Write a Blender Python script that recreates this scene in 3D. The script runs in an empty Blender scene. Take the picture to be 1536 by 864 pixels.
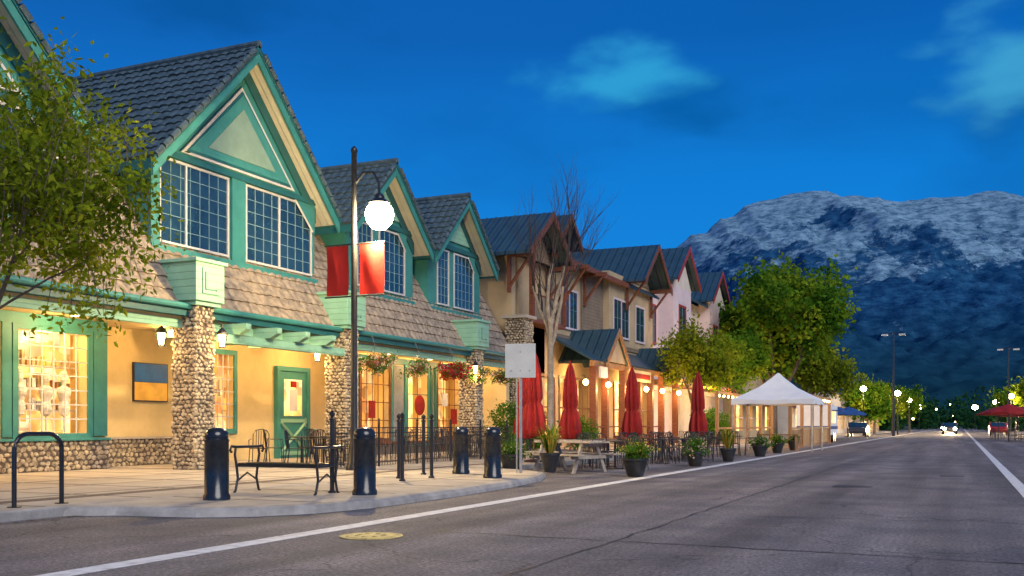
import bpy, math, random
import numpy as np
from mathutils import Vector, Matrix
random.seed(7)
RNG = np.random.default_rng(11)
scene = bpy.context.scene
scene.view_settings.view_transform = 'Standard'
scene.view_settings.look = 'None'
scene.view_settings.exposure = 0
TH = math.atan(672/1488)
CT, ST = math.cos(TH), math.sin(TH)

# ------------------------------------------------------------------ materials
def nd(nt, t, **kw):
    n = nt.nodes.new(t)
    for k, v in kw.items():
        setattr(n, k, v)
    return n

def M(name, c1, c2=None, scale=5, rough=.7, bump=0, bscale=None, metal=0, spec=.4, stretch=(1,1,1), lo=.35, hi=.65, coat=0):
    m = bpy.data.materials.new(name); m.use_nodes = True
    nt = m.node_tree; b = nt.nodes['Principled BSDF']
    b.inputs['Roughness'].default_value = rough
    b.inputs['Metallic'].default_value = metal
    b.inputs['Specular IOR Level'].default_value = spec
    b.inputs['Coat Weight'].default_value = coat
    if c2 is None:
        c2 = tuple(x*.72 for x in c1)
    tc = nd(nt, 'ShaderNodeTexCoord'); mp = nd(nt, 'ShaderNodeMapping')
    mp.inputs['Scale'].default_value = stretch
    nt.links.new(tc.outputs['Object'], mp.inputs['Vector'])
    no = nd(nt, 'ShaderNodeTexNoise'); no.inputs['Scale'].default_value = scale; no.inputs['Detail'].default_value = 4
    no.inputs['Roughness'].default_value = .62
    nt.links.new(mp.outputs[0], no.inputs['Vector'])
    r = nd(nt, 'ShaderNodeValToRGB')
    r.color_ramp.elements[0].position = lo; r.color_ramp.elements[0].color = (*c1, 1)
    r.color_ramp.elements[1].position = hi; r.color_ramp.elements[1].color = (*c2, 1)
    nt.links.new(no.outputs['Fac'], r.inputs['Fac'])
    nt.links.new(r.outputs['Color'], b.inputs['Base Color'])
    if bump:
        n2 = nd(nt, 'ShaderNodeTexNoise'); n2.inputs['Scale'].default_value = bscale or scale*6; n2.inputs['Detail'].default_value = 2
        nt.links.new(mp.outputs[0], n2.inputs['Vector'])
        bp = nd(nt, 'ShaderNodeBump'); bp.inputs['Strength'].default_value = bump; bp.inputs['Distance'].default_value = .02
        nt.links.new(n2.outputs['Fac'], bp.inputs['Height'])
        nt.links.new(bp.outputs['Normal'], b.inputs['Normal'])
    return m

def lines(m, axis, freq, strength=.6, dark=.75):
    nt = m.node_tree; b = nt.nodes['Principled BSDF']
    tc = nd(nt, 'ShaderNodeTexCoord'); sp = nd(nt, 'ShaderNodeSeparateXYZ')
    nt.links.new(tc.outputs['Object'], sp.inputs[0])
    mu = nd(nt, 'ShaderNodeMath', operation='MULTIPLY'); mu.inputs[1].default_value = freq
    nt.links.new(sp.outputs[axis], mu.inputs[0])
    fr = nd(nt, 'ShaderNodeMath', operation='FRACT'); nt.links.new(mu.outputs[0], fr.inputs[0])
    gt = nd(nt, 'ShaderNodeMapRange'); gt.inputs['From Min'].default_value = 0; gt.inputs['From Max'].default_value = .14
    nt.links.new(fr.outputs[0], gt.inputs['Value'])
    bp = nd(nt, 'ShaderNodeBump'); bp.inputs['Strength'].default_value = strength; bp.inputs['Distance'].default_value = .03
    nt.links.new(gt.outputs[0], bp.inputs['Height']); nt.links.new(bp.outputs['Normal'], b.inputs['Normal'])
    old = b.inputs['Base Color'].links[0].from_socket
    mx = nd(nt, 'ShaderNodeMix', data_type='RGBA', blend_type='MULTIPLY'); mx.inputs['Factor'].default_value = 1
    mr = nd(nt, 'ShaderNodeMapRange'); mr.inputs['To Min'].default_value = dark
    nt.links.new(gt.outputs[0], mr.inputs['Value'])
    nt.links.new(old, mx.inputs['A']); nt.links.new(mr.outputs[0], mx.inputs['B'])
    nt.links.new(mx.outputs['Result'], b.inputs['Base Color'])
    return m

def E(name, col, st):
    m = bpy.data.materials.new(name); m.use_nodes = True
    nt = m.node_tree; b = nt.nodes['Principled BSDF']
    b.inputs['Base Color'].default_value = (*col, 1)
    b.inputs['Emission Color'].default_value = (*col, 1); b.inputs['Emission Strength'].default_value = st
    m.cycles.emission_sampling = 'NONE'
    return m

def interior(name, scale, cols, st):
    """shop interior backing: mixed goods with their warm light painted in as glow"""
    m = bpy.data.materials.new(name); m.use_nodes = True
    nt = m.node_tree; b = nt.nodes['Principled BSDF']
    tc = nd(nt, 'ShaderNodeTexCoord'); mp = nd(nt, 'ShaderNodeMapping'); mp.inputs['Scale'].default_value = (1, 1, .7)
    nt.links.new(tc.outputs['Object'], mp.inputs['Vector'])
    v = nd(nt, 'ShaderNodeTexVoronoi'); v.inputs['Scale'].default_value = scale
    v.distance = 'CHEBYCHEV'
    nt.links.new(mp.outputs[0], v.inputs['Vector'])
    sp = nd(nt, 'ShaderNodeSeparateColor'); nt.links.new(v.outputs['Color'], sp.inputs[0])
    r = nd(nt, 'ShaderNodeValToRGB'); els = r.color_ramp.elements
    for i, c in enumerate(cols):
        p = i/(len(cols)-1)
        if i == 0: e = els[0]; e.position = 0
        elif i == len(cols)-1: e = els[-1]; e.position = 1
        else: e = els.new(p)
        e.color = (*c, 1)
    nt.links.new(sp.outputs[0], r.inputs['Fac'])
    no = nd(nt, 'ShaderNodeTexNoise'); no.inputs['Scale'].default_value = .9; no.inputs['Detail'].default_value = 3
    nt.links.new(tc.outputs['Object'], no.inputs['Vector'])
    mr = nd(nt, 'ShaderNodeMapRange'); mr.inputs['From Min'].default_value = .3; mr.inputs['From Max'].default_value = .7
    mr.inputs['To Min'].default_value = st*.4; mr.inputs['To Max'].default_value = st*1.6
    nt.links.new(no.outputs['Fac'], mr.inputs['Value'])
    nt.links.new(r.outputs['Color'], b.inputs['Emission Color']); nt.links.new(mr.outputs[0], b.inputs['Emission Strength'])  # the backing glows itself; uneven room light is put into its emission
    b.inputs['Base Color'].default_value = (.05,.03,.02,1)
    m.cycles.emission_sampling = 'NONE'
    return m

def leafmat(name, a, b_, c, scale=1.2, tr=.4):
    m = bpy.data.materials.new(name); m.use_nodes = True
    nt = m.node_tree; nt.nodes.remove(nt.nodes['Principled BSDF']); out = nt.nodes['Material Output']
    tc = nd(nt, 'ShaderNodeTexCoord')
    no = nd(nt, 'ShaderNodeTexNoise'); no.inputs['Scale'].default_value = scale; no.inputs['Detail'].default_value = 3
    nt.links.new(tc.outputs['Object'], no.inputs['Vector'])
    r = nd(nt, 'ShaderNodeValToRGB'); r.color_ramp.elements[0].position = .32; r.color_ramp.elements[1].position = .68
    r.color_ramp.elements[0].color = (*a, 1); r.color_ramp.elements[1].color = (*c, 1)
    e = r.color_ramp.elements.new(.5); e.color = (*b_, 1)
    nt.links.new(no.outputs['Fac'], r.inputs['Fac'])
    d = nd(nt, 'ShaderNodeBsdfDiffuse'); t = nd(nt, 'ShaderNodeBsdfTranslucent'); mx = nd(nt, 'ShaderNodeMixShader'); mx.inputs[0].default_value = tr
    nt.links.new(r.outputs[0], d.inputs[0]); nt.links.new(r.outputs[0], t.inputs[0])
    nt.links.new(d.outputs[0], mx.inputs[1]); nt.links.new(t.outputs[0], mx.inputs[2]); nt.links.new(mx.outputs[0], out.inputs[0])
    return m

teal = M('teal_paint', (.045,.225,.205), (.034,.18,.17), 2.5, .55, .1)
teal_d = M('dark_teal_paint', (.018,.115,.125), (.014,.09,.10), 3, .5)
teal_l = M('pale_green_paint', (.25,.48,.35), (.21,.42,.30), 3, .6)
teal_l = lines(teal_l, 2, 6.0, .4, .85)
sage = M('sage_panel', (.19,.29,.23), (.16,.25,.20), 3, .7)
white_t = M('white_trim', (.58,.56,.54), (.48,.47,.46), 4, .5)
cream = M('cream_stucco', (.70,.54,.27), (.58,.45,.22), 1.3, .85, .3, 60)
soffit = lines(M('cream_soffit', (.66,.62,.50), (.56,.52,.44), 2, .7), 0, 4.5, .5, .7)
tile_t = M('tan_lit_roof_tile', (.37,.295,.215), (.16,.13,.105), 4.5, .8, .2, 50)  # warm lamplight on the lower roof is put into this tan
tile_d = M('slate_roof_tile', (.075,.115,.135), (.035,.06,.075), 5, .6, .2, 50)
stone = M('river_stone', (.54,.45,.31), (.20,.155,.11), 7.5, .75, .3, 60, lo=.38, hi=.62)
mortar = M('mortar', (.13,.105,.08), (.09,.07,.06), 20, .95)
glass_d = M('window_glass', (.010,.030,.05), (.02,.055,.085), .8, .05, 0, spec=1.0)
leadw = M('window_bars', (.20,.32,.34), (.16,.27,.3), 3, .5)
blk = M('black_metal', (.012,.012,.014), (.02,.02,.022), 9, .32, .05, spec=.6)
blk2 = M('bollard_paint', (.010,.012,.015), (.02,.022,.026), 6, .22, .03, spec=.6)
metal_roof = lines(M('standing_seam_metal', (.035,.075,.10), (.025,.055,.075), 1.5, .35, spec=.6), 1, 2.2, 1, .5)
metal_roof2 = lines(M('standing_seam_metal_2', (.035,.075,.10), (.025,.055,.075), 1.5, .35, spec=.6), 0, 2.2, 1, .5)
tan = M('tan_stucco', (.48,.36,.21), (.38,.285,.17), 1.1, .9, .2, 50)
tan_d = lines(M('brown_siding', (.24,.18,.12), (.18,.13,.09), 1.3, .8), 2, 6, .5, .7)
wood = M('stained_wood', (.20,.065,.03), (.11,.035,.018), 4, .55, .2, stretch=(1,1,6))
wood_l = M('cedar_wood', (.38,.20,.08), (.24,.12,.05), 4, .6, .2, stretch=(3,3,.6))
greyw = M('weathered_wood', (.44,.37,.30), (.28,.23,.18), 5, .8, .3, stretch=(1,6,1))
lilac = M('pale_stucco', (.62,.52,.54), (.54,.45,.48), 1.3, .85, .15, 50)
creamb = M('ivory_siding', (.62,.56,.48), (.52,.47,.40), 1.3, .85)
redt = M('red_trim', (.34,.035,.03), (.25,.025,.022), 3, .5)
redf = M('red_fabric', (.36,.014,.011), (.22,.008,.007), 3, .8, .2, 25)
bannerm = M('red_banner_cloth', (.36,.022,.018), (.31,.018,.015), 2, .8, .1, 12, spec=.1)
bluef = M('blue_fabric', (.02,.08,.25), (.015,.06,.2), 3, .8)
whitef = M('white_canvas', (.75,.75,.73), (.68,.68,.68), 2, .8, .1, 8)
signm = M('sign_aluminium', (.60,.60,.54), (.53,.53,.48), 3, .45, .05)
galv = M('galvanised_steel', (.42,.42,.42), (.32,.32,.32), 8, .4, metal=.7)
conc = M('sidewalk_concrete', (.45,.39,.32), (.31,.27,.23), 1.1, .85, .35, 80, lo=.32, hi=.68)
kerbm = M('kerb_concrete', (.40,.37,.34), (.25,.235,.215), 3, .85, .4, 50)
soil = M('plant_pot', (.02,.02,.022), (.03,.03,.032), 6, .4)
bark = M('bark', (.16,.12,.085), (.09,.065,.045), 8, .9, .6, 30)
barkp = M('pale_lit_bark', (.34,.28,.21), (.20,.16,.12), 6, .85, .4, 30)  # light falling on the lower trunk is put into this pale tone
barkd = M('twig_bark', (.05,.038,.035), (.035,.025,.024), 6, .9)
bulb = E('warm_lamp_glass', (1.0,.66,.22), 24)
bulb_s = E('street_lamp_glass', (1.0,.84,.50), 80)
plaq_b = M('plaque_blue', (.03,.14,.45), None, 3, .3)
plaq_w = M('plaque_tan', (.85,.50,.08), None, 3, .5)
white_p = M('white_paint', (.74,.73,.71), (.42,.40,.39), 7, .7, .2, 60, lo=.42, hi=.75)
skin_m = M('mannequin_white', (.8,.76,.7), None, 3, .5)
grille = M('shop_shelf_goods', (.35,.25,.14), (.5,.42,.3), 9, .7)
cols_w = [(.9,.32,.05),(1,.44,.10),(.45,.10,.02),(1,.62,.22),(.7,.30,.06),(.20,.06,.015),(1,.70,.30)]
shop1 = interior('shop_interior_glow', 4.0, cols_w, 1.5)
shop2 = interior('bright_shop_interior_glow', 3.4, [(1,.66,.24),(1,.48,.11),(.75,.28,.05),(1,.76,.38),(.45,.15,.03)], 2.3)
green_a = leafmat('maple_leaves', (.08,.13,.010), (.19,.26,.016), (.34,.37,.03), 1.1, .5)
green_b = leafmat('big_tree_leaves', (.025,.10,.012), (.12,.25,.018), (.36,.43,.03), .6, .5)
green_c = leafmat('shrub_leaves', (.04,.10,.015), (.08,.19,.02), (.16,.26,.03), 3)
green_f = leafmat('far_leaves', (.008,.045,.02), (.02,.08,.025), (.06,.14,.02), .08)
straw = leafmat('grass_blades', (.3,.24,.04), (.5,.36,.06), (.2,.28,.04), 6)
flower_r = leafmat('red_flowers', (.4,.01,.03), (.5,.02,.05), (.3,.0,.02), 5)
flower_w = leafmat('pale_flowers', (.6,.4,.3), (.7,.6,.4), (.5,.2,.3), 9)

def asphalt():
    m = M('asphalt', (.200,.176,.170), (.115,.106,.114), .8, .78, .7, 90, lo=.34, hi=.66)
    nt = m.node_tree; b = nt.nodes['Principled BSDF']
    tc = nd(nt, 'ShaderNodeTexCoord')
    base = b.inputs['Base Color'].links[0].from_socket
    sp = nd(nt, 'ShaderNodeTexNoise'); sp.inputs['Scale'].default_value = 26; sp.inputs['Detail'].default_value = 5; sp.inputs['Roughness'].default_value = .85
    nt.links.new(tc.outputs['Object'], sp.inputs['Vector'])
    mr = nd(nt, 'ShaderNodeMapRange'); mr.inputs['From Min'].default_value = .38; mr.inputs['From Max'].default_value = .62
    mr.inputs['To Min'].default_value = .3; mr.inputs['To Max'].default_value = 1.75
    nt.links.new(sp.outputs['Fac'], mr.inputs['Value'])
    mx = nd(nt, 'ShaderNodeMix', data_type='RGBA', blend_type='MULTIPLY'); mx.inputs['Factor'].default_value = 1
    nt.links.new(base, mx.inputs['A']); nt.links.new(mr.outputs[0], mx.inputs['B'])
    wn = nd(nt, 'ShaderNodeTexNoise'); wn.inputs['Scale'].default_value = 1.3; wn.inputs['Detail'].default_value = 4
    nt.links.new(tc.outputs['Object'], wn.inputs['Vector'])
    va = nd(nt, 'ShaderNodeVectorMath', operation='ADD'); nt.links.new(tc.outputs['Object'], va.inputs[0]); nt.links.new(wn.outputs['Color'], va.inputs[1])
    vo = nd(nt, 'ShaderNodeTexVoronoi', feature='DISTANCE_TO_EDGE'); vo.inputs['Scale'].default_value = .30
    nt.links.new(va.outputs[0], vo.inputs['Vector'])
    m2 = nd(nt, 'ShaderNodeMapRange'); m2.inputs['From Max'].default_value = .007; m2.inputs['To Min'].default_value = .45
    nt.links.new(vo.outputs['Distance'], m2.inputs['Value'])
    mx2 = nd(nt, 'ShaderNodeMix', data_type='RGBA', blend_type='MULTIPLY'); mx2.inputs['Factor'].default_value = 1
    nt.links.new(mx.outputs['Result'], mx2.inputs['A']); nt.links.new(m2.outputs[0], mx2.inputs['B'])
    mp = nd(nt, 'ShaderNodeMapping'); mp.inputs['Scale'].default_value = (1.3, .06, 1)
    nt.links.new(tc.outputs['Object'], mp.inputs['Vector'])
    s2 = nd(nt, 'ShaderNodeTexNoise'); s2.inputs['Scale'].default_value = 1; s2.inputs['Detail'].default_value = 4
    nt.links.new(mp.outputs[0], s2.inputs['Vector'])
    m3 = nd(nt, 'ShaderNodeMapRange'); m3.inputs['From Min'].default_value = .35; m3.inputs['From Max'].default_value = .65
    m3.inputs['To Min'].default_value = .64; m3.inputs['To Max'].default_value = 1.28
    nt.links.new(s2.outputs['Fac'], m3.inputs['Value'])
    mx3 = nd(nt, 'ShaderNodeMix', data_type='RGBA', blend_type='MULTIPLY'); mx3.inputs['Factor'].default_value = 1
    nt.links.new(mx2.outputs['Result'], mx3.inputs['A']); nt.links.new(m3.outputs[0], mx3.inputs['B'])
    nt.links.new(mx3.outputs['Result'], b.inputs['Base Color'])
    return m
asph = asphalt()
tar = M('tar_seal', (.035,.032,.034), None, 20, .6)

# ------------------------------------------------------------------ mesh builder
class MB:
    def __init__(s): s.v=[]; s.f=[]; s.m=[]; s.ml=[]
    def mi(s, m):
        if m not in s.ml: s.ml.append(m)
        return s.ml.index(m)
    def add(s, V, F, m):
        o=len(s.v); k=s.mi(m)
        s.v.extend([tuple(map(float,p)) for p in V])
        for f in F: s.f.append(tuple(int(i)+o for i in f)); s.m.append(k)
        return s
    def box(s, x0,x1,y0,y1,z0,z1,m):
        V=[(x0,y0,z0),(x1,y0,z0),(x1,y1,z0),(x0,y1,z0),(x0,y0,z1),(x1,y0,z1),(x1,y1,z1),(x0,y1,z1)]
        return s.add(V,[(0,3,2,1),(4,5,6,7),(0,1,5,4),(1,2,6,5),(2,3,7,6),(3,0,4,7)],m)
    def poly(s, P, m): return s.add(P,[tuple(range(len(P)))],m)
    def ext(s, P, d, m):
        n=len(P); Q=[(p[0]+d[0],p[1]+d[1],p[2]+d[2]) for p in P]
        F=[tuple(range(n)),tuple(range(2*n-1,n-1,-1))]+[(i,i+n,(i+1)%n+n,(i+1)%n) for i in range(n)]
        return s.add(list(P)+Q,F,m)
    def tube(s, pts, rad, seg, m, caps=True):
        pts=[Vector(p) for p in pts]
        if not hasattr(rad,'__len__'): rad=[rad]*len(pts)
        V=[];F=[]
        for i,p in enumerate(pts):
            d=(pts[min(i+1,len(pts)-1)]-pts[max(i-1,0)])
            if d.length<1e-9: d=Vector((0,0,1))
            d.normalize()
            a=Vector((0,0,1)) if abs(d.z)<.9 else Vector((1,0,0))
            u=d.cross(a).normalized(); w=d.cross(u)
            for k in range(seg):
                t=2*math.pi*k/seg
                V.append(p+(u*math.cos(t)+w*math.sin(t))*rad[i])
        for i in range(len(pts)-1):
            for k in range(seg):
                F.append((i*seg+k,i*seg+(k+1)%seg,(i+1)*seg+(k+1)%seg,(i+1)*seg+k))
        if caps:
            F.append(tuple(range(seg))); F.append(tuple((len(pts)-1)*seg+k for k in range(seg-1,-1,-1)))
        return s.add(V,F,m)
    def lathe(s, c, prof, seg, m, star=0, ns=8, ph=0):
        V=[];F=[]
        for (r,z) in prof:
            for k in range(seg):
                t=2*math.pi*k/seg; rr=r*(1+star*math.cos(ns*t+ph+z*1.3))
                V.append((c[0]+rr*math.cos(t),c[1]+rr*math.sin(t),c[2]+z))
        n=len(prof)
        for i in range(n-1):
            for k in range(seg): F.append((i*seg+k,i*seg+(k+1)%seg,(i+1)*seg+(k+1)%seg,(i+1)*seg+k))
        F.append(tuple(range(seg-1,-1,-1))); F.append(tuple((n-1)*seg+k for k in range(seg)))
        return s.add(V,F,m)
    def obj(s, name, parent=None, smooth=False, loc=(0,0,0), rot=0, bevel=0, sharp=40):
        me=bpy.data.meshes.new(name); me.from_pydata(s.v,[],s.f)
        for m in s.ml: me.materials.append(m)
        me.polygons.foreach_set('material_index',s.m)
        if smooth: me.polygons.foreach_set('use_smooth',[True]*len(s.f))
        me.update()
        o=bpy.data.objects.new(name,me); scene.collection.objects.link(o)
        o.location=loc; o.rotation_euler=(0,0,rot)
        if parent: o.parent=parent
        if bevel:
            b=o.modifiers.new('bevel','BEVEL'); b.width=bevel; b.segments=2; b.limit_method='ANGLE'
        if smooth and sharp:
            try:
                me.set_sharp_from_angle(angle=math.radians(sharp))
            except Exception: pass
        return o

def grp(name, loc=(0,0,0)):
    e=bpy.data.objects.new(name,None); scene.collection.objects.link(e); e.location=loc; e.empty_display_size=.3
    return e
def inst(name, src, loc, rot=0, sc=1):
    o=bpy.data.objects.new(name,src.data); scene.collection.objects.link(o)
    o.location=loc; o.rotation_euler=(0,0,rot); o.scale=(sc,sc,sc)
    for md in src.modifiers:
        if md.type=='BEVEL':
            b=o.modifiers.new('bevel','BEVEL'); b.width=md.width; b.segments=2; b.limit_method='ANGLE'
    return o
def plight(name, loc, W, parent, col=(1,.62,.25), r=.07):
    l=bpy.data.lights.new(name,'POINT'); l.energy=W; l.color=col; l.shadow_soft_size=r
    o=bpy.data.objects.new(name,l); scene.collection.objects.link(o); o.location=loc
    if parent: o.parent=parent
    return o

def tiles(mb, O, U, lU, Vv, lV, N, m, tw=.30, th=.36, amp=.028):
    O,U,Vv,N=[np.array(a,float) for a in (O,U,Vv,N)]
    ns=max(2,int(lU/tw*6)); us=np.linspace(0,lU,ns+1)
    w=np.abs(np.sin(np.pi*us/tw))**.7*amp*1.3
    rows=int(math.ceil(lV/th)); V=[];F=[]
    for i in range(rows):
        v0=i*th; v1=min((i+1)*th+.01,lV)
        jit=np.repeat(RNG.normal(0,.006,ns//6+2),6)[:ns+1]
        for (v,h) in ((v0,-.03+0*w),(v0,.05+w+jit),(v1,.008+w+jit)):
            V.append(O+us[:,None]*U+v*Vv+h[:,None]*N)
        b=i*3*(ns+1)
        for r in range(2):
            a=np.arange(ns)+b+r*(ns+1)
            F.append(np.stack([a,a+1,a+ns+2,a+ns+1],1))
    mb.add(np.concatenate(V),np.concatenate(F),m)

import bmesh
bm=bmesh.new(); bmesh.ops.create_icosphere(bm,subdivisions=1,radius=1)
IV=np.array([v.co[:] for v in bm.verts]); IF=np.array([[v.index for v in f.verts] for f in bm.faces]); bm.free()
def cobbles(mb, O, U, lU, Vv, lV, N, m, sx=.12, sz=.095):
    O,U,Vv,N=[np.array(a,float) for a in (O,U,Vv,N)]
    nv=int(lV/sz); nu=max(1,int(round(lU/sx)))
    for j in range(nv):
        off=.5*(j%2)
        for i in range(nu+1):
            u=(i+off)*lU/nu+RNG.normal(0,.016)
            if u<-.01 or u>lU+.01: continue
            u=min(max(u,.03),lU-.03)
            v=(j+.5)*lV/nv+RNG.normal(0,.013)
            a=sx*RNG.uniform(.40,.66); b=sz*RNG.uniform(.40,.64); c=RNG.uniform(.03,.055)
            t=RNG.normal(0,.45); x=IV[:,0]*a; y=IV[:,1]*b
            xr=x*math.cos(t)-y*math.sin(t); yr=x*math.sin(t)+y*math.cos(t)
            P=O+(u+xr)[:,None]*U+(v+yr)[:,None]*Vv+(IV[:,2]*c)[:,None]*N
            mb.add(P,IF,m)

def wall(mb, X, t, y0,y1,z0,z1, ops, m):
    y=y0
    for (a,b,c,d) in sorted(ops):
        if a>y: mb.box(X-t,X,y,a,z0,z1,m)
        if c>z0: mb.box(X-t,X,a,b,z0,c,m)
        if d<z1: mb.box(X-t,X,a,b,d,z1,m)
        y=b
    if y<y1: mb.box(X-t,X,y,y1,z0,z1,m)

def window(mb, X, y0,y1,z0,z1, nx,nz, mull=None, gm=None, fm=None, bm_=None, fw=.055, bw=.016, proud=.05):
    fm=fm or white_t; bm_=bm_ or leadw
    if gm: mb.box(X-.02,X+.012,y0,y1,z0,z1,gm)
    mb.box(X+.0125,X+proud,y0-fw,y0,z0-fw,z1+fw,fm); mb.box(X+.0125,X+proud,y1,y1+fw,z0-fw,z1+fw,fm)
    mb.box(X+.0125,X+proud,y0,y1,z1,z1+fw,fm); mb.box(X+.0125,X+proud+.03,y0,y1,z0-fw,z0,fm)
    for k in range(1,nx):
        y=y0+(y1-y0)*k/nx; mb.box(X+.013,X+.03,y-bw/2,y+bw/2,z0,z1,bm_)
    for k in range(1,nz):
        z=z0+(z1-z0)*k/nz; mb.box(X+.0135,X+.028,y0,y1,z-bw/2,z+bw/2,bm_)
    for y in (mull or []): mb.box(X+.014,X+proud-.003,y-.03,y+.03,z0,z1,fm)

# ------------------------------------------------------------------ ground, road, pavement
g=MB(); g.poly([(-6000,-300,-.02),(6000,-300,-.02),(6000,7000,-.02),(-6000,7000,-.02)], M('ground_grass',(.03,.05,.02),(.05,.06,.03),.05,.95)); g.obj('ground')
r=MB(); r.poly([(-12,-30,0),(6,-30,0),(6,420,0),(-12,420,0)],asph)
def ribbon(mb, pts, w, z, m):
    for i in range(len(pts)-1):
        a=Vector((*pts[i],0)); b=Vector((*pts[i+1],0)); d=(b-a).normalized(); n=Vector((-d.y,d.x,0))*w/2*random.uniform(.5,1.5)
        e=d*w*.3
        mb.poly([(*(a-n-e).xy,z),(*(b-n+e).xy,z),(*(b+n+e).xy,z),(*(a+n-e).xy,z)],m)
def wig(p0,p1,n,amp,seed):
    rr=random.Random(seed); out=[]
    for i in range(n+1):
        t=i/n; x=p0[0]+(p1[0]-p0[0])*t; y=p0[1]+(p1[1]-p0[1])*t
        out.append((x+rr.uniform(-amp,amp),y+rr.uniform(-amp,amp)))
    return out
road=r.obj('road')
rk=MB()
ribbon(rk,wig((-3.15,2),(-3.05,60),150,.03,1),.028,.004,tar)
ribbon(rk,wig((-5.8,9.5),(1.5,9.2),40,.035,2),.026,.0045,tar)
ribbon(rk,wig((-3.1,12.6),(5,13.5),40,.06,3),.02,.005,tar)
rk.lathe((-1.9,19.6,0),[(.33,.0),(.33,.006)],20,tar,star=.25,ns=3)
rk.lathe((-.2,24.6,0),[(.25,.0),(.25,.006)],20,tar,star=.25,ns=3)
rk.obj('crack_sealing',road)
ml=MB()
for y in range(-20,300,6):
    ml.box(-6.42,-6.17,y,y+6,.003,.0065,white_p); ml.box(.92,1.12,y,y+6,.003,.0065,white_p)
ml.obj('edge_line_marking',road)
mc=MB(); 
mh_m=M('manhole_iron',(.60,.46,.14),(.34,.26,.09),14,.6,.8,40)
mc.lathe((-5.55,8.75,0),[(.33,.003),(.33,.010),(.30,.012),(.28,.006),(.26,.006),(.25,.014),(.02,.014)],28,mh_m)
for a in range(8):
    t=a*math.pi/4; mc.box(-5.55+.14*math.cos(t)-.02,-5.55+.14*math.cos(t)+.02,8.75+.14*math.sin(t)-.02,8.75+.14*math.sin(t)+.02,.012,.02,mh_m)
mc.obj('manhole_cover')

pv=grp('sidewalk')
s=MB(); s.box(-18.7,-10.48,-20,190,-.01,.12,conc); s.box(-40,-18.7,-20,190,-.01,.118,conc)
s.obj('paving',pv)
s=MB(); 
for i in range(70):
    y=-20+i*3
    s.box(-10.47,-10.3,y+.006,y+2.994,-.01,.13,kerbm)
    s.box(5.5,5.67,y+.006,y+2.994,-.01,.13,kerbm)
s.obj('kerb',pv,bevel=.02)
s=MB(); s.box(5.68,30,-20,190,-.01,.12,conc); s.obj('paving_opposite',pv)
jm=M('paving_joint',(.13,.11,.09),None,6,.9)
s=MB()
for i in range(60): s.box(-18.6,-10.5,i*1.8-.008,i*1.8+.008,.1205,.124,jm)
for x in (-12.1,-13.7,-15.3): s.box(x-.008,x+.008,0,100,.1205,.1242,jm)
s.box(-11.75,-11.45,0,24,.1205,.1255,M('paver_strip',(.14,.10,.08),(.09,.07,.06),9,.9))
s.obj('paving_joints',pv)
BO=[(-10.45,9.1),(-9.8,9.55),(-8.7,9.75),(-8.1,10.15),(-7.7,10.8),(-7.5,11.8),(-7.5,14.3),(-7.65,16.5),(-7.9,18.6),(-8.4,20.2),(-9.3,21.2),(-10.45,21.8)]
cen=Vector((-10.45,15.4,0))
s=MB(); V=[];n=len(BO)
for k,(o,z) in enumerate(((.14,0.003),(.12,.06),(.06,.112),(-.10,.124))):
    for (x,y) in BO:
        d=(Vector((x,y,0))-cen).normalized()
        if x<-10.4: d.x=0
        V.append((x+d.x*o,y+d.y*o,z))
F=[]
for k in range(3):
    for i in range(n-1): F.append((k*n+i,k*n+i+1,(k+1)*n+i+1,(k+1)*n+i))
s.add(V,F,kerbm); s.poly([V[3*n+i] for i in range(n)],conc)
for y in (11,12.9,14.8,16.7,18.6): s.box(-10.4,-7.75,y-.008,y+.008,.1245,.127,jm)
s.box(-9.1,-9.085,10,20.5,.1245,.1272,jm)
s.obj('kerb_extension',pv)
s=MB()
gr=random.Random(4)
for k in range(420):
    y=gr.uniform(4,9.3); x=-10.22+abs(gr.gauss(0,.12)); a=gr.uniform(0,6); q=gr.uniform(.01,.03)
    s.poly([(x+q*math.cos(a+j*1.57),y+q*math.sin(a+j*1.57),.008) for j in range(4)],bark)
s.obj('kerb_litter',pv)

# ------------------------------------------------------------------ building A (teal gabled shops)
A=grp('gabled_shop_building')
mans=MB()
sl=math.hypot(2.0,3.45); Vd=(-2/sl,0,3.45/sl); Nd=(3.45/sl,0,2/sl)
tiles(mans,(-16.45,6,3.95),(0,1,0),30.6,Vd,sl,Nd,tile_t)
tiles(mans,(-18.4,6,7.35),(0,1,0),30.4,(-.86,0,.51),4.1,(.51,0,.86),tile_d)
mans.box(-24,-21.9,6,36.4,7,9.45,tile_d)
mans.ext([(-16.5,36.45,3.9),(-18.45,36.45,7.3),(-21.9,36.45,9.4),(-28,36.45,9.4),(-28,36.45,3.9)],(0,-.05,0),cream)
mans.obj('mansard_roof',A)

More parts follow.
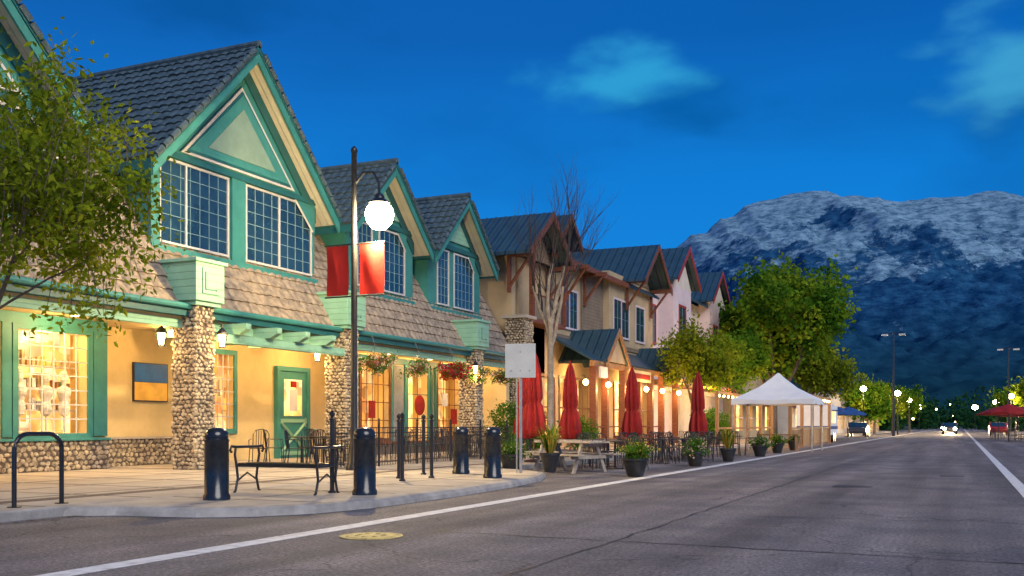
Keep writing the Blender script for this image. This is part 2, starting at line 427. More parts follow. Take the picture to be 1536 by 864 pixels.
def gable(yc,half,zp,ze,Xw=-17.3,Xf=-16.7,Xb=-24.5,zb=4.9,inset=.42):
    th=math.atan2(zp-ze,half); L=math.hypot(half,zp-ze)
    c,sn=math.cos(th),math.sin(th)
    rf=MB()
    tiles(rf,(Xf,yc-half,ze+.06),(-1,0,0),Xf-Xb,(0,c,sn),L,(0,-sn,c),tile_d)
    tiles(rf,(Xf,yc+half,ze+.06),(-1,0,0),Xf-Xb,(0,-c,sn),L,(0,sn,c),tile_d)
    rf.tube([(Xf+.03,yc,zp+.1),(Xb,yc,zp+.1)],.11,8,tile_d)
    for sgn in (-1,1):
        for k in range(int(L/.36)):
            a=k*.36+.02; y=yc+sgn*(half-a*c); z=ze+a*sn
            y2=yc+sgn*(half-(a+.33)*c); z2=ze+(a+.33)*sn
            rf.tube([(Xf+.02,y,z+.1),(Xf+.02,y2,z2+.075)],.085,6,tile_d)
    rf.obj('roof_tiles',A)
    t=MB()
    for sgn in (-1,1):
        P=[(Xb,yc+sgn*half,ze-.02),(Xf-.06,yc+sgn*half,ze-.02),(Xf-.06,yc,zp-.02),(Xb,yc,zp-.02)]
        t.ext(P,(0,0,-.10),soffit)
        w=.36
        P=[(Xf,yc+sgn*(half+.02),ze+.03),(Xf,yc,zp+.05),(Xf,yc,zp-w),(Xf,yc+sgn*(half+.02),ze-w)]
        t.ext(P,(-.055,0,0),teal)
        P=[(Xf+.03,yc+sgn*(half+.04),ze+.06),(Xf+.03,yc,zp+.08),(Xf+.03,yc,zp-.1),(Xf+.03,yc+sgn*(half+.04),ze-.1)]
        t.ext(P,(-.028,0,0),teal_d)
        ya=yc+sgn*half
        t.box(Xb,Xf-.06,min(ya,ya+sgn*.03),max(ya,ya+sgn*.03),ze-.2,ze+.04,teal_d)
        P=[(Xw+.06,yc+sgn*(half-inset),ze+ (inset)*math.tan(th)-.14),(Xw+.06,yc,zp-.14),(Xw+.06,yc,zp-.55),(Xw+.06,yc+sgn*(half-inset),ze+inset*math.tan(th)-.55)]
        t.ext(P,(-.055,0,0),teal_d)
    t.obj('barge_boards',A)
    w=MB(); hw=half-inset; zt=ze+inset*math.tan(th)-.13
    P=[(Xw,yc-hw,zb),(Xw,yc+hw,zb),(Xw,yc+hw,zt),(Xw,yc,zp-.13),(Xw,yc-hw,zt)]
    w.ext(P,(-2.5,0,0),teal)
    w.obj('gable_wall',A)

gable(20.9,3.7,11.0,7.2); gable(11.96,3.7,11.0,7.2); gable(27.85,2.5,9.64,7.2); gable(33.1,2.5,9.64,7.2)
for yc in (20.9,11.96):
    t=MB(); X=-17.3
    def tri(h,z0,z1,x,m,y=yc): t.ext([(X+x,y-h,z0),(X+x,y+h,z0),(X+x,y,z1)],(-.05,0,0),m)
    tri(2.25,7.80,10.05,.07,white_t); tri(2.08,7.86,9.95,.085,teal_d); tri(1.98,7.92,9.85,.10,teal); tri(1.35,8.12,9.47,.115,sage)
    t.obj('gable_ornament',A)
    w=MB()
    window(w,X,yc-2.9,yc-.55,5.55,7.5,7,6,[yc-2.05],glass_d)
    window(w,X,yc+.22,yc+3.05,5.55,7.5,8,6,[yc+1.6],glass_d)
    w.ext([(X+.08,yc+2.3,7.6),(X+.08,yc+3.2,7.6),(X+.08,yc+3.2,6.75)],(-.07,0,0),teal)
    w.tube([(X+.06,yc+2.28,7.58),(X+.06,yc+3.12,6.8)],.035,4,white_t)
    w.box(X+.01,X+.09,yc-.42,yc+.1,5.3,7.72,teal)
    w.box(X+.01,X+.14,yc-3.28,yc+3.28,5.12,5.42,teal)
    w.box(X+.01,X+.12,yc-3.2,yc+3.2,7.58,7.72,teal_d)
    w.box(X+.01,X+.10,yc-3.27,yc-2.99,5.42,7.58,teal)
    w.obj('upper_windows',A)
for yc in (27.85,33.1):
    w=MB(); X=-17.3
    window(w,X,yc-.1,yc+1.45,5.6,7.55,5,6,None,glass_d)
    w.ext([(X+.08,yc+1.0,7.64),(X+.08,yc+1.53,7.64),(X+.08,yc+1.53,7.1)],(-.07,0,0),teal)
    w.tube([(X+.06,yc+.98,7.6),(X+.06,yc+1.49,7.08)],.03,4,white_t)
    window(w,X,yc-1.4,yc-.6,5.6,7.55,3,6,None,glass_d)
    w.box(X+.01,X+.13,yc-2.05,yc+2.05,5.15,5.42,teal); w.box(X+.01,X+.10,yc-2,yc+2,7.66,7.82,teal_d)
    w.obj('upper_windows',A)
    t=MB(); t.ext([(X+.06,yc-1.1,8.0),(X+.06,yc+1.1,8.0),(X+.06,yc,9.05)],(-.05,0,0),teal_l); t.obj('gable_ornament',A)

t=MB(); t.box(-27,-21.5,9,15.2,8,11.6,sage)
t.ext([(-20.9,8,11.6),(-20.9,15.9,11.6),(-22.5,15.0,12.6),(-22.5,8,12.6)],(-5,0,0),tile_d); t.box(-27,-20.85,8,15.95,11.45,11.6,teal_d)
t.obj('rear_roof',A)

t=MB()
t.box(-16.47,-16.27,6,36.5,3.68,3.94,teal_d); t.tube([(-16.22,6,3.9),(-16.22,36.5,3.9)],.075,8,teal)
t.box(-19.6,-16.48,6,36.5,3.62,3.74,cream)
t.box(-16.62,-16.48,6,36.5,3.42,3.62,teal_l)
for y in (19.2,20.4,21.6,22.8):
    t.ext([(-18.6,y,3.36),(-15.95,y,3.36),(-15.72,y,3.48),(-15.72,y,3.62),(-18.6,y,3.62)],(0,.2,0),teal_l)
t.box(-16.3,-16.1,18.6,24.0,3.14,3.355,teal_l)
t.obj('eave_and_gutter',A,bevel=.008)

t=MB()
wall(t,-18.6,.25,6,17.6,.12,3.62,[(9.5,11.6,.97,3.25),(15.15,17.03,.97,3.25)],cream)
t.box(-19.5,-18.86,17.35,17.6,.12,3.62,cream)
wall(t,-19.4,.25,17.6,28.0,.12,3.62,[(22.2,23.1,1.05,3.2)],cream)
t.box(-19.4,-18.5,27.85,28.1,.12,3.62,cream)
wall(t,-18.5,.25,28.1,36.5,.12,3.62,[(28.5,30.3,.7,3.2),(31.6,33.1,.5,3.2),(33.9,35.8,.7,3.2)],cream)
t.box(-28,-16.6,36.2,36.49,.12,3.62,cream)
t.box(-28,-19.7,6,36.2,.12,3.9,cream)
t.obj('shop_walls',A)
t=MB()
def lit(X,y0,y1,z0,z1,nx,nz,m,fm=teal,back=.75,bars=None):
    window(t,X-.0,y0,y1,z0,z1,nx,nz,None,None,fm,bars or white_t,fw=.14,bw=.03,proud=.06)
    t.box(X-back-.02,X-back,y0-.2,y1+.2,z0-.2,z1+.2,m)
lit(-18.6,15.15,17.03,.97,3.25,6,7,shop2); lit(-18.6,9.5,11.6,.97,3.25,5,7,shop2)
lit(-19.4,22.2,23.1,1.05,3.2,4,6,shop1,back=.29)
lit(-18.5,28.5,30.3,.7,3.2,5,4,shop1,wood,bars=wood); lit(-18.5,31.6,33.1,.5,3.2,2,3,shop2,teal,bars=teal_d); lit(-18.5,33.9,35.8,.7,3.2,4,4,shop1,wood,bars=wood)
# notices, shop signs and base panels on the far shopfronts
t.box(-18.49,-18.44,28.1,36.4,3.34,3.56,teal_d); t.box(-18.44,-18.42,28.8,30.2,3.36,3.54,redf); t.box(-18.44,-18.42,34,35.6,3.36,3.54,plaq_b)
t.box(-18.44,-18.41,28.9,29.3,1.4,2.0,redf); t.box(-18.44,-18.41,34.9,35.4,1.2,1.8,redf); t.box(-18.44,-18.41,34.2,34.6,1.9,2.4,whitef)
t.tube([(-18.4,32.35,1.9),(-18.38,32.35,1.9)],.38,20,redf)
t.box(-18.42,-18.35,28.1,36.4,.5,.58,wood)
for y in (28.2,30.45,31.4,33.35,33.7,36.0): t.box(-18.495,-18.42,y-.05,y+.05,.12,3.34,teal)
for y in (15.5,16.2,16.7): 
    t.lathe((-18.95,y,1.0),[(.13,0),(.02,.03),(.02,.35),(.11,.4),(.13,.55),(.10,.7),(.16,.9),(.15,1.0),(.05,1.06),(.05,1.12),(.09,1.2),(.08,1.33),(.02,1.4)],12,skin_m)
for z in (1.5,2.0,2.5):
    t.box(-19.3,-19.05,15.1,17.1,z-.02,z+.01,white_t)
    for k in range(14):
        h=random.uniform(.08,.34); y=15.15+k*.135
        t.box(-19.25,-19.1,y,y+random.uniform(.06,.11),z+.012,z+.012+h,random.choice([plaq_w,cream,tan,grille,whitef,wood_l,teal_l]))
t.box(-18.59,-18.54,14.75,14.98,.9,3.4,teal); t.box(-18.59,-18.54,17.2,17.6,.9,3.6,teal)
t.box(-18.59,-18.53,6,17.6,3.36,3.6,teal)
t.box(-19.39,-19.33,19.25,20.4,2.28,2.75,plaq_b); t.box(-19.39,-19.335,19.25,20.4,1.8,2.27,plaq_w)
t.box(-19.392,-19.338,19.22,20.43,1.77,2.78,blk)
t.box(-19.39,-19.3,20.75,21.75,.12,2.9,teal_d)
t.box(-19.39,-19.25,25.0,25.15,.12,3.0,teal); t.box(-19.39,-19.25,26.55,26.7,.12,3.0,teal); t.box(-19.39,-19.25,25.15,26.55,2.86,3.0,teal)
t.box(-19.39,-19.31,25.15,26.55,.12,2.86,teal)
t.box(-19.31,-19.295,25.4,26.3,1.45,2.6,shop2)
t.box(-19.295,-19.28,25.65,26.05,1.6,2.3,whitef); t.box(-19.295,-19.282,25.7,26.0,2.35,2.55,redf)
t.tube([(-19.28,25.2,.3),(-19.28,26.5,1.25)],.05,4,teal_l); t.tube([(-19.28,26.5,.3),(-19.28,25.2,1.25)],.05,4,teal_l)
for z in (.27,1.3): t.box(-19.308,-19.27,25.17,26.53,z-.06,z+.06,teal_l)
t.tube([(-19.22,26.4,1.1),(-19.22,26.4,1.4)],.02,6,galv)
t.box(-18.49,-18.46,30.6,31.3,.6,3.3,M('grey_panel',(.25,.27,.3),None,3,.7))
t.obj('doors_and_shop_windows',A)
t=MB()
def col(mb,x0,x1,y0,y1,z0,z1,full=True):
    mb.box(x0+.03,x1-.03,y0+.03,y1-.03,z0,z1,mortar)
    cobbles(mb,(x1-.02,y0,z0),(0,1,0),y1-y0,(0,0,1),z1-z0,(1,0,0),stone)
    cobbles(mb,(x0,y0+.02,z0),(1,0,0),x1-x0,(0,0,1),z1-z0,(0,-1,0),stone)
    if full: cobbles(mb,(x0,y1-.02,z0),(1,0,0),x1-x0,(0,0,1),z1-z0,(0,1,0),stone)
for (y0,y1) in ((17.85,18.5),(24.0,24.65),(32.4,33.0)): col(t,-16.8,-16.07,y0,y1,.12,4.02)
col(t,-16.75,-16.1,11.2,11.9,.12,4.02,False)
t.box(-18.599,-18.5,6,17.6,.12,.80,mortar); cobbles(t,(-18.5,12.5,.12),(0,1,0),5.1,(0,0,1),.68,(1,0,0),stone,.15,.11)
t.box(-19.39,-19.3,17.6,21,.12,.80,mortar); cobbles(t,(-19.3,17.6,.12),(0,1,0),3.3,(0,0,1),.68,(1,0,0),stone,.15,.11)
t.box(-18.499,-18.42,28.1,36.4,.12,.5,mortar)
t.obj('stone_columns',A,smooth=True)
t=MB()
t.box(-18.56,-18.42,6,17.6,.80,.86,teal); t.box(-19.36,-19.22,17.6,20.7,.80,.86,conc)
for yc in (18.18,24.33,11.55,32.7):
    t.box(-17.2,-15.92,yc-.48,yc+.48,4.03,4.92,teal_l); t.box(-17.26,-15.86,yc-.54,yc+.54,4.92,5.0,teal_l)
    t.box(-17.0,-15.98,yc-.42,yc+.42,3.93,4.03,teal_l)
    t.box(-15.918,-15.89,yc-.28,yc+.28,4.2,4.8,teal_l)
    t.tube([(-15.88,yc-.2,4.3),(-15.88,yc-.2,4.7)],.012,4,teal_d); t.tube([(-15.88,yc-.2,4.3),(-15.88,yc+.15,4.3)],.012,4,teal_d)
t.obj('column_caps',A,bevel=.012)
def lantern(x,y,z,W=38):
    l=MB()
    l.lathe((x,y,z),[(.07,-.02),(.09,0),(.09,.02)],6,blk); l.lathe((x,y,z),[(.06,.03),(.10,.30)],6,bulb)
    l.lathe((x,y,z),[(.14,.30),(.12,.36),(.03,.46),(.02,.52)],6,blk)
    for k in range(6):
        a=k*math.pi/3; l.tube([(x+.075*math.cos(a),y+.075*math.sin(a),z+.02),(x+.112*math.cos(a),y+.112*math.sin(a),z+.31)],.012,4,blk)
    l.tube([(x,y,z+.5),(x,y+.02,z+.56),(x-.12,y+.06,z+.5)],.012,5,blk)
    l.obj('wall_lantern',A)
    plight('lantern_light',(x,y-.0,z-.12),W,A,r=.04)
for (x,y) in ((-16.95,17.7),(-15.95,18.62),(-16.95,23.85),(-16.0,32.2)): lantern(x,y,3.0)
for y in (8.5,12.5,15.8,19.2,22.0,25.6,28.8,31.7,34.8):
    x=-17.6 if y<18 or y>28 else -18.0
    t=MB(); t.lathe((x,y,3.54),[(.09,0),(.1,.08)],12,white_t); t.obj('downlight_fitting',A)
    plight('canopy_light',(x,y,3.42),165 if y<28 else 105,A,r=.06)
plight('shop_light',(-19.0,16.1,3.1),70,A,(1,.70,.30),.05)

# ------------------------------------------------------------------ leaves & trees
def leaves(mb, tips, n, spread, size, m, asp=.5, zs=1.0, droop=0):
    tips=np.array(tips,float); idx=RNG.integers(0,len(tips),n)
    P=tips[idx]+RNG.normal(0,1,(n,3))*np.array([spread,spread,spread*zs])
    a=RNG.normal(0,1,(n,3)); a[:,2]-=droop; a/=np.linalg.norm(a,axis=1)[:,None]
    b=RNG.normal(0,1,(n,3)); b-=a*(a*b).sum(1)[:,None]; b/=np.linalg.norm(b,axis=1)[:,None]
    s=size*RNG.uniform(.6,1.3,(n,1))
    V=np.stack([P-a*s*.5, P+b*s*asp*.5, P+a*s*.5, P-b*s*asp*.5],1).reshape(-1,3)
    F=np.arange(4*n).reshape(-1,4); mb.add(V,F,m)
def grow(mb,tips,p,d,L,r,lev,spread,up,rr,m,kids=(2,4),shr=.72,m2=None):
    pts=[Vector(p)]; d=Vector(d).normalized(); rad=[r]
    k=4 if lev>1 else 3
    for i in range(k):
        d=(d+Vector((rr.gauss(0,.10),rr.gauss(0,.10),rr.gauss(0,.06)+up*.08))).normalized()
        pts.append(pts[-1]+d*L/k); rad.append(r*(1-.38*(i+1)/k))
    mb.tube(pts,rad,7 if r>.06 else (5 if r>.02 else 3),m,caps=False)
    if lev<=1: tips.extend([tuple(q) for q in pts[1:]])
    if lev==0: return
    mm=m2 or m
    for i in range(rr.randint(*kids)):
        t=rr.uniform(.35,1.0); j=min(int(t*k),k-1); q=pts[j].lerp(pts[j+1],t*k-j)
        az=rr.uniform(0,2*math.pi); s=Vector((math.cos(az),math.sin(az),rr.uniform(-.1,.5)))
        nd_=(d*(1-spread)+s*spread+Vector((0,0,up*.3))).normalized()
        grow(mb,tips,q,nd_,L*shr*rr.uniform(.75,1.15),rad[j+1]*.62,lev-1,spread,up,rr,mm,kids,shr,m2)
    grow(mb,tips,pts[-1],d,L*shr,rad[-1]*.8,lev-1,spread,up,rr,mm,kids,shr,m2)

def tree(name,loc,trunkL,r,lev,spread,up,seed,nleaf,lsize,lspread,lm,bm_=bark,lean=(0,0,1),L0=None,asp=.55,kids=(2,4),shr=.72,m2=None,hang=0):
    T=grp(name,loc); rr=random.Random(seed); w=MB(); tips=[]
    w.tube([(0,0,-.05),(0,0,.15),(0.02,0.01,trunkL)],[r*1.35,r*1.05,r*.85],9,bm_,caps=False)
    for k in range(3):
        az=k*2.1+rr.uniform(0,.8); dd=Vector((math.cos(az)*spread,math.sin(az)*spread,1))+Vector(lean)-Vector((0,0,1))
        grow(w,tips,(0,0,trunkL*(.78+.1*k)),dd,(L0 or trunkL*.8)*rr.uniform(.85,1.1),r*.6,lev,spread,up,rr,bm_,kids,shr,m2)
    grow(w,tips,(.02,.01,trunkL*.98),Vector(lean),(L0 or trunkL*.8),r*.75,lev,spread,up,rr,bm_,kids,shr,m2)
    if hang:
        base=list(tips)
        for q in base:
            if rr.random()<.22 and q[2]<trunkL+2.6:
                e=(q[0]+rr.gauss(0,.2),q[1]+rr.gauss(0,.2),q[2]-rr.uniform(.3,hang))
                m_=((q[0]+e[0])/2+.05,(q[1]+e[1])/2,(q[2]+e[2])/2+.12)
                w.tube([q,m_,e],[.008,.006,.004],3,bm_,False); tips+= [m_,e,e]
    w.obj('trunk_and_limbs',T,smooth=True)
    if nleaf:
        l=MB(); leaves(l,tips,nleaf,lspread,lsize,lm,asp); l.obj('foliage',T)
    return T,tips

tree('maple_tree',(-12.45,9.5,.12),2.5,.07,3,.60,.28,5,21000,.125,.17,green_a,asp=.42,L0=1.72,hang=1.1)
tree('bare_tree',(-13.0,32.0,.12),4.6,.12,4,.26,.6,17,0,0,0,None,barkp,L0=2.2,kids=(2,3),m2=barkd)
tree('broadleaf_tree',(-12.2,72.5,.12),3.0,.3,3,.6,.4,21,40000,.36,.52,green_b,L0=4.0,asp=.7,kids=(3,4))
tree('young_tree',(-13,52,.12),2.4,.09,3,.5,.4,33,9000,.22,.3,green_a,L0=1.6)
tree('young_tree',(-13,62,.12),2.6,.1,3,.5,.4,34,9000,.26,.32,green_b,L0=1.8)
tree('young_tree',(-12,92,.12),3,.15,3,.6,.3,35,9000,.4,.45,green_a,L0=2.2)
for i,(x,y,h) in enumerate(((-9.5,118,2.0),(-10,135,2.2),(-9,155,2.4),(9.5,150,2.4),(8,175,2.6),(9.6,112,2.2),(-8,185,2.6),(7.5,92,2.0))):
    tree('street_tree',(x,y,.1),h,.16,2,.6,.2,50+i,4500,.55,.5,green_a if i%2 else green_b,L0=h*.85)
dm=MB(); rr=random.Random(3); tips=[]
for i in range(420):
    y=rr.uniform(190,420); s=rr.choice([-1,1,-1]); x=s*rr.uniform(9 if y<300 else 0,90)-y*.02
    h=rr.uniform(3,9)*(.6+y/500)
    for k in range(12): tips.append((x+rr.gauss(0,1.6),y+rr.gauss(0,1.6),h*rr.uniform(.15,1)))
leaves(dm,tips,60000,1.0,1.1,green_f,.8); dm.obj('distant_trees')

# ------------------------------------------------------------------ building B
B=grp('timber_and_stucco_building')
t=MB()
wall(t,-17,.3,37.6,49,.12,8.9,[(38.0,41.2,5.6,8.3),(43.0,47.6,.6,3.4),(38.3,42.3,.6,3.3)],tan)
wall(t,-16.6,.4,49,57,.12,9.2,[(49.8,55.8,.6,3.4)],tan)
t.box(-27,-17.3,37.6,38.0,.12,8.9,tan); t.box(-27,-18.6,38,57,.12,8.9,tan_d)
t.box(-18.6,-17.3,41.2,41.5,5.6,8.3,tan); t.box(-18.6,-17.3,38,41.2,5.3,5.6,tan_d); t.box(-18.6,-17.3,38,57,8.3,8.9,tan_d)
t.box(-27,-17,56.7,57,.12,8.9,tan)
t.box(-16.98,-16.9,45.8,48.9,4.4,8.8,tan_d)
t.box(-16.98,-16.92,41.4,48.95,5.2,5.4,tan_d); t.box(-16.58,-16.53,49,57,5.2,5.42,tan_d)
t.box(-18.59,-18.5,38.6,40.4,5.7,7.9,glass_d)
t.obj('walls',B)
t=MB()
window(t,-17,43.2,45.3,5.8,7.55,4,2,[44.25],glass_d,lilac,leadw,fw=.1); window(t,-16.6,49.7,52.3,5.9,7.8,4,2,[51],glass_d,lilac,leadw,fw=.1)
window(t,-16.6,53.6,55.2,5.9,7.8,2,2,None,glass_d,lilac,leadw,fw=.1)
for (X,a,b,n) in ((-17,43.0,47.6,6),(-17,38.3,42.3,5),(-16.6,49.8,55.8,8)):
    window(t,X,a,b,.6,3.35,n,2,None,None,wood,wood,fw=.12,bw=.08); t.box(X-.9,X-.85,a-.2,b+.2,.4,3.6,shop2 if a>48 else shop1)
t.obj('windows',B)
def mroof(mb,yc,half,zp,ze,Xf,Xb,tw=.14,trim=wood):
    for sg in (-1,1):
        P=[(Xf,yc+sg*half,ze),(Xb,yc+sg*half,ze),(Xb,yc,zp),(Xf,yc,zp)]
        mb.ext(P,(0,0,-tw),metal_roof2)
        P=[(Xf+.03,yc+sg*half,ze+.02),(Xf+.03,yc,zp+.02),(Xf+.03,yc,zp-.3),(Xf+.03,yc+sg*half,ze-.3)]
        mb.ext(P,(-.06,0,0),trim)
        n=int(abs(Xf-Xb)/.45)
        for k in range(n+1):
            x=Xf-.02-k*.45; mb.tube([(x,yc+sg*half,ze+.025),(x,yc,zp+.025)],.022,4,metal_roof2)
t=MB()
mroof(t,39.1,2.6,10.2,8.2,-15.7,-21); mroof(t,53.9,2.7,11.25,9.0,-15.3,-21.5)
t.ext([(-16.3,40.5,8.75),(-16.3,57.4,8.75),(-21,57.4,11.15),(-21,43.6,11.15)],(0,0,-.15),metal_roof)
t.poly([(-16.3,40.5,8.74),(-21,43.6,11.14),(-27,40.5,8.74)],metal_roof2)
t.ext([(-21,43.6,11.15),(-21,57.4,11.15),(-27,57.4,8.75),(-27,40.5,8.75)],(0,0,-.15),metal_roof)
for y in np.arange(41,57.3,.5):
    f=min(1,(y-40.5)/3.1); t.tube([(-16.3,y,8.78),(-16.3-4.7*f,y,8.78+2.4*f)],.022,4,metal_roof)
t.box(-16.36,-16.22,40.5,51.2,8.55,8.78,wood)
mroof(t,47.3,1.6,11.9,10.4,-18,-22)
t.ext([(-16.55,51.6,9.1),(-16.55,56.2,9.1),(-16.55,53.9,11.0)],(-.1,0,0),tan_d)
t.ext([(-16.6,37.0,8.25),(-16.6,41.2,8.25),(-16.6,39.1,9.95)],(-.1,0,0),tan_d)
t.obj('metal_roofs',B)
t=MB()
for (y,x,z) in ((37.0,-16.9,8.2),(41.3,-16.9,8.2),(51.6,-16.5,9.0),(56.2,-16.5,9.0),(43.5,-16.9,8.6),(46,-16.9,8.6)):
    t.tube([(x,y,z-1.5),(x+.35,y,z-1.0),(x+1.0,y,z-.15)],.07,4,wood); t.box(x,x+1.2,y-.08,y+.08,z-.15,z+.02,wood); t.box(x,x+.12,y-.08,y+.08,z-1.6,z-.15,wood)
t.box(-17.05,-16.1,37.7,41.5,5.45,5.62,wood)
for y in np.arange(37.75,41.5,.12): t.tube([(-16.15,y,5.62),(-16.15,y,6.6)],.012,4,blk,False)
t.box(-16.18,-16.12,37.7,41.5,6.6,6.66,wood)
for y in (37.8,41.4): t.box(-16.25,-16.05,y-.1,y+.1,5.6,8.3,wood)
t.obj('timber_brackets_and_balcony',B)
t=MB()
t.ext([(-14.9,41.6,4.15),(-14.9,56.5,4.15),(-17,56.5,5.3),(-17,41.6,5.3)],(0,0,-.12),metal_roof)
mroof(t,44.6,1.7,5.7,4.15,-14.6,-17,trim=wood_l); mroof(t,54.2,1.5,5.5,4.15,-14.6,-17,trim=wood_l)
t.ext([(-14.75,43.1,4.1),(-14.75,46.1,4.1),(-14.75,44.6,5.5)],(-.06,0,0),tan); t.ext([(-14.75,52.9,4.1),(-14.75,55.5,4.1),(-14.75,54.2,5.3)],(-.06,0,0),tan)
t.box(-15.0,-14.8,41.6,56.5,3.8,4.05,wood_l)
for y in (41.7,43.3,45.9,48.5,50.6,52.7,55.6): t.box(-15.05,-14.75,y,y+.26,.12,3.8,wood)
t.box(-14.78,-14.70,46.6,50.2,3.35,3.9,cream); t.box(-14.70,-14.69,46.8,50.0,3.5,3.75,redf); t.box(-14.78,-14.70,42.2,43.2,3.3,3.8,white_t)
for z in (.5,1.05): t.box(-14.93,-14.87,41.6,52.7,z,z+.07,wood)
t.obj('porch',B)
t=MB(); col(t,-16.9,-16.0,36.7,37.6,.12,5.5,False); t.obj('stone_pier',B,smooth=True)
t=MB(); t.box(-17.0,-15.9,36.6,37.7,5.5,5.62,conc)
t.obj('pier_cap',B)
gl=MB()
def globe(mb,x,y,z,r=.13): mb.lathe((x,y,z),[(r*.3,-r),(r*.8,-r*.6),(r,0),(r*.8,r*.6),(r*.3,r)],10,bulb)
for y in (40,43,46,49,52,55.4):
    globe(gl,-14.6,y,3.0); gl.tube([(-14.6,y,3.1),(-14.65,y,3.3),(-14.8,y,3.3)],.015,5,blk)
    plight('porch_light',(-14.3,y,2.8),170,B,(1,.56,.19),r=.06)
gl.obj('porch_lamps',B)
for y in (44,51): plight('interior_light',(-16.2,y,3.4),150,B,(1,.56,.19))

# ------------------------------------------------------------------ buildings C, D, E
C=grp('pale_gabled_building'); t=MB()
wall(t,-17,.3,57.1,64.5,.12,10.6,[(58,63.5,.5,3.3)],lilac); t.box(-27,-17.3,57.1,64.5,.12,10.6,lilac)
t.box(-17,-16,59.5,63.8,4,9.8,lilac)
t.box(-18,-17.9,57.8,63.8,.3,3.5,shop2)
window(t,-16,60.8,62.3,6.2,8.6,2,2,None,glass_d,redt,fw=.12); window(t,-17,57.9,58.9,6.2,8.4,2,2,None,glass_d,redt,fw=.12)
mroof(t,61.6,2.9,12.4,10.1,-15.5,-24,trim=redt); t.ext([(-16,59.4,9.8),(-16,63.9,9.8),(-16,61.6,12.0)],(-.4,0,0),creamb)
t.ext([(-16.6,56.9,10.4),(-16.6,60,10.4),(-21,60,12),(-21,56.9,12)],(0,0,-.15),metal_roof)
t.box(-17,-15.2,57.3,64.3,3.6,3.9,wood_l); t.obj('walls_and_roof',C)
D=grp('ivory_corner_building'); t=MB()
wall(t,-17,.3,64.7,78,.12,9.6,[(66,76.5,.5,3.3)],creamb); t.box(-27,-17.3,64.7,78,.12,9.6,creamb); t.box(-18,-17.9,65.6,77,.3,3.5,shop2)
t.box(-17,-16.2,70,75,4,10.0,lilac)
for y in (67,71,73.4): window(t,-16.2 if y>70 else -17,y,y+1.3,6.2,8.3,2,2,None,glass_d,redt,fw=.1)
t.ext([(-16.3,64.5,9.6),(-16.3,78.4,9.6),(-21,78.4,12.2),(-21,64.5,12.2)],(0,0,-.15),metal_roof)
mroof(t,72.5,3.1,12.4,10.0,-15.8,-22,trim=redt); t.ext([(-16.2,70,10),(-16.2,75,10),(-16.2,72.5,12)],(-.3,0,0),creamb)
t.box(-17,-15.4,65,77.8,3.6,3.9,redt); t.obj('walls_and_roof',D)
for par,ys in ((C,(58.5,62.5)),(D,(67.5,73))):
    for y in ys: plight('canopy_light',(-14.8,y,3.2),360,par,r=.08)
def lowb(name,y0,y1,h,x,m,dark=True):
    e=grp(name); t=MB(); n=max(1,int((y1-y0)/4)); ops=[(y0+.6+i*(y1-y0-.6)/n,y0+i*(y1-y0-.6)/n+3.2,.7,2.9) for i in range(n)]
    wall(t,x,.3,y0,y1,.1,h,ops,m); t.box(x-10,x-.3,y0,y1,.1,h-.02,m); 
    for o in ops: 
        t.box(x-.31,x-.29,o[0],o[1],.7,2.9,shop2); t.box(x+.001,x+.05,o[0],o[1],1.75,1.8,white_t)
    t.ext([(x+.5,y0-.3,h),(x+.5,y1+.3,h),(x-5,y1+.3,h+1.8),(x-5,y0-.3,h+1.8)],(0,0,-.2),metal_roof)
    t.box(x,x+1.4,y0,y1,3.1,3.3,redt if not dark else wood_l); t.obj('walls_and_roof',e); return e
lowb('low_shop_building',80,98,6.5,-16.5,tan); lowb('low_shop_building',101,118,4.6,-15.5,creamb,False); lowb('low_shop_building',122,150,5.2,-14,creamb)
lowb('low_shop_building',153,186,6,-13,tan)

# ------------------------------------------------------------------ street furniture
SL=grp('street_lamp',(-12.7,19.3,.12)); t=MB()
t.lathe((0,0,0),[(.20,0),(.20,.08),(.15,.14),(.13,.5),(.10,.62),(.085,.7),(.075,2.5),(.065,7.3),(.08,7.32),(.08,7.38),(.02,7.45)],14,blk)
t.tube([(0,0,6.55),(.25,0,6.82),(.52,0,6.8),(.66,0,6.55),(.68,0,6.3)],.028,8,blk)
for z in (4.0,5.2): t.tube([(-.80,0,z),(.82,0,z)],.02,6,blk)
t.lathe((.68,0,5.8),[(.05,.5),(.10,.46),(.12,.38),(.24,.30),(.25,.27),(.22,.26)],18,blk)
t.obj('pole',SL,smooth=True)
t=MB()
t.lathe((.68,0,5.8),[(.03,-.33),(.16,-.30),(.28,-.16),(.33,.02),(.29,.17),(.2,.26)],22,bulb_s); t.obj('lamp_globe_with_glare',SL,smooth=True)  # globe oversized so its shape also covers the glare around the lamp
plight('lamp_light',(.68,-.05,5.30),2600,SL,(1,.72,.33),.12)
for (a,b) in ((-.76,-.16),(.14,.80)):
    t=MB(); V=[];F=[]
    for i in range(9):
        for j in range(9):
            x=a+(b-a)*i/8; z=4.03+1.15*j/8
            V.append((x,.03*math.sin(i*.9+j*.3)*math.sin(math.pi*j/8),z))
    for i in range(8):
        for j in range(8): F.append((i*9+j,(i+1)*9+j,(i+1)*9+j+1,i*9+j+1))
    t.add(V,F,bannerm); t.obj('banner',SL,smooth=True)
t=MB(); t.tube([(0,0,0),(0,0,2.75)],.035,8,galv); t.tube([(-.09,0.02,0),(-.09,.02,2.1)],.02,6,galv)
t.box(-.33,.33,-.06,-.045,2.05,2.78,signm)
for z in (2.2,2.6): t.box(-.3,.3,-.044,-.03,z-.02,z+.02,galv)
for (x,z) in ((-.2,2.2),(.2,2.2),(0,2.6),(0,2.2)): t.tube([(x,-.066,z),(x,-.058,z)],.014,6,galv)
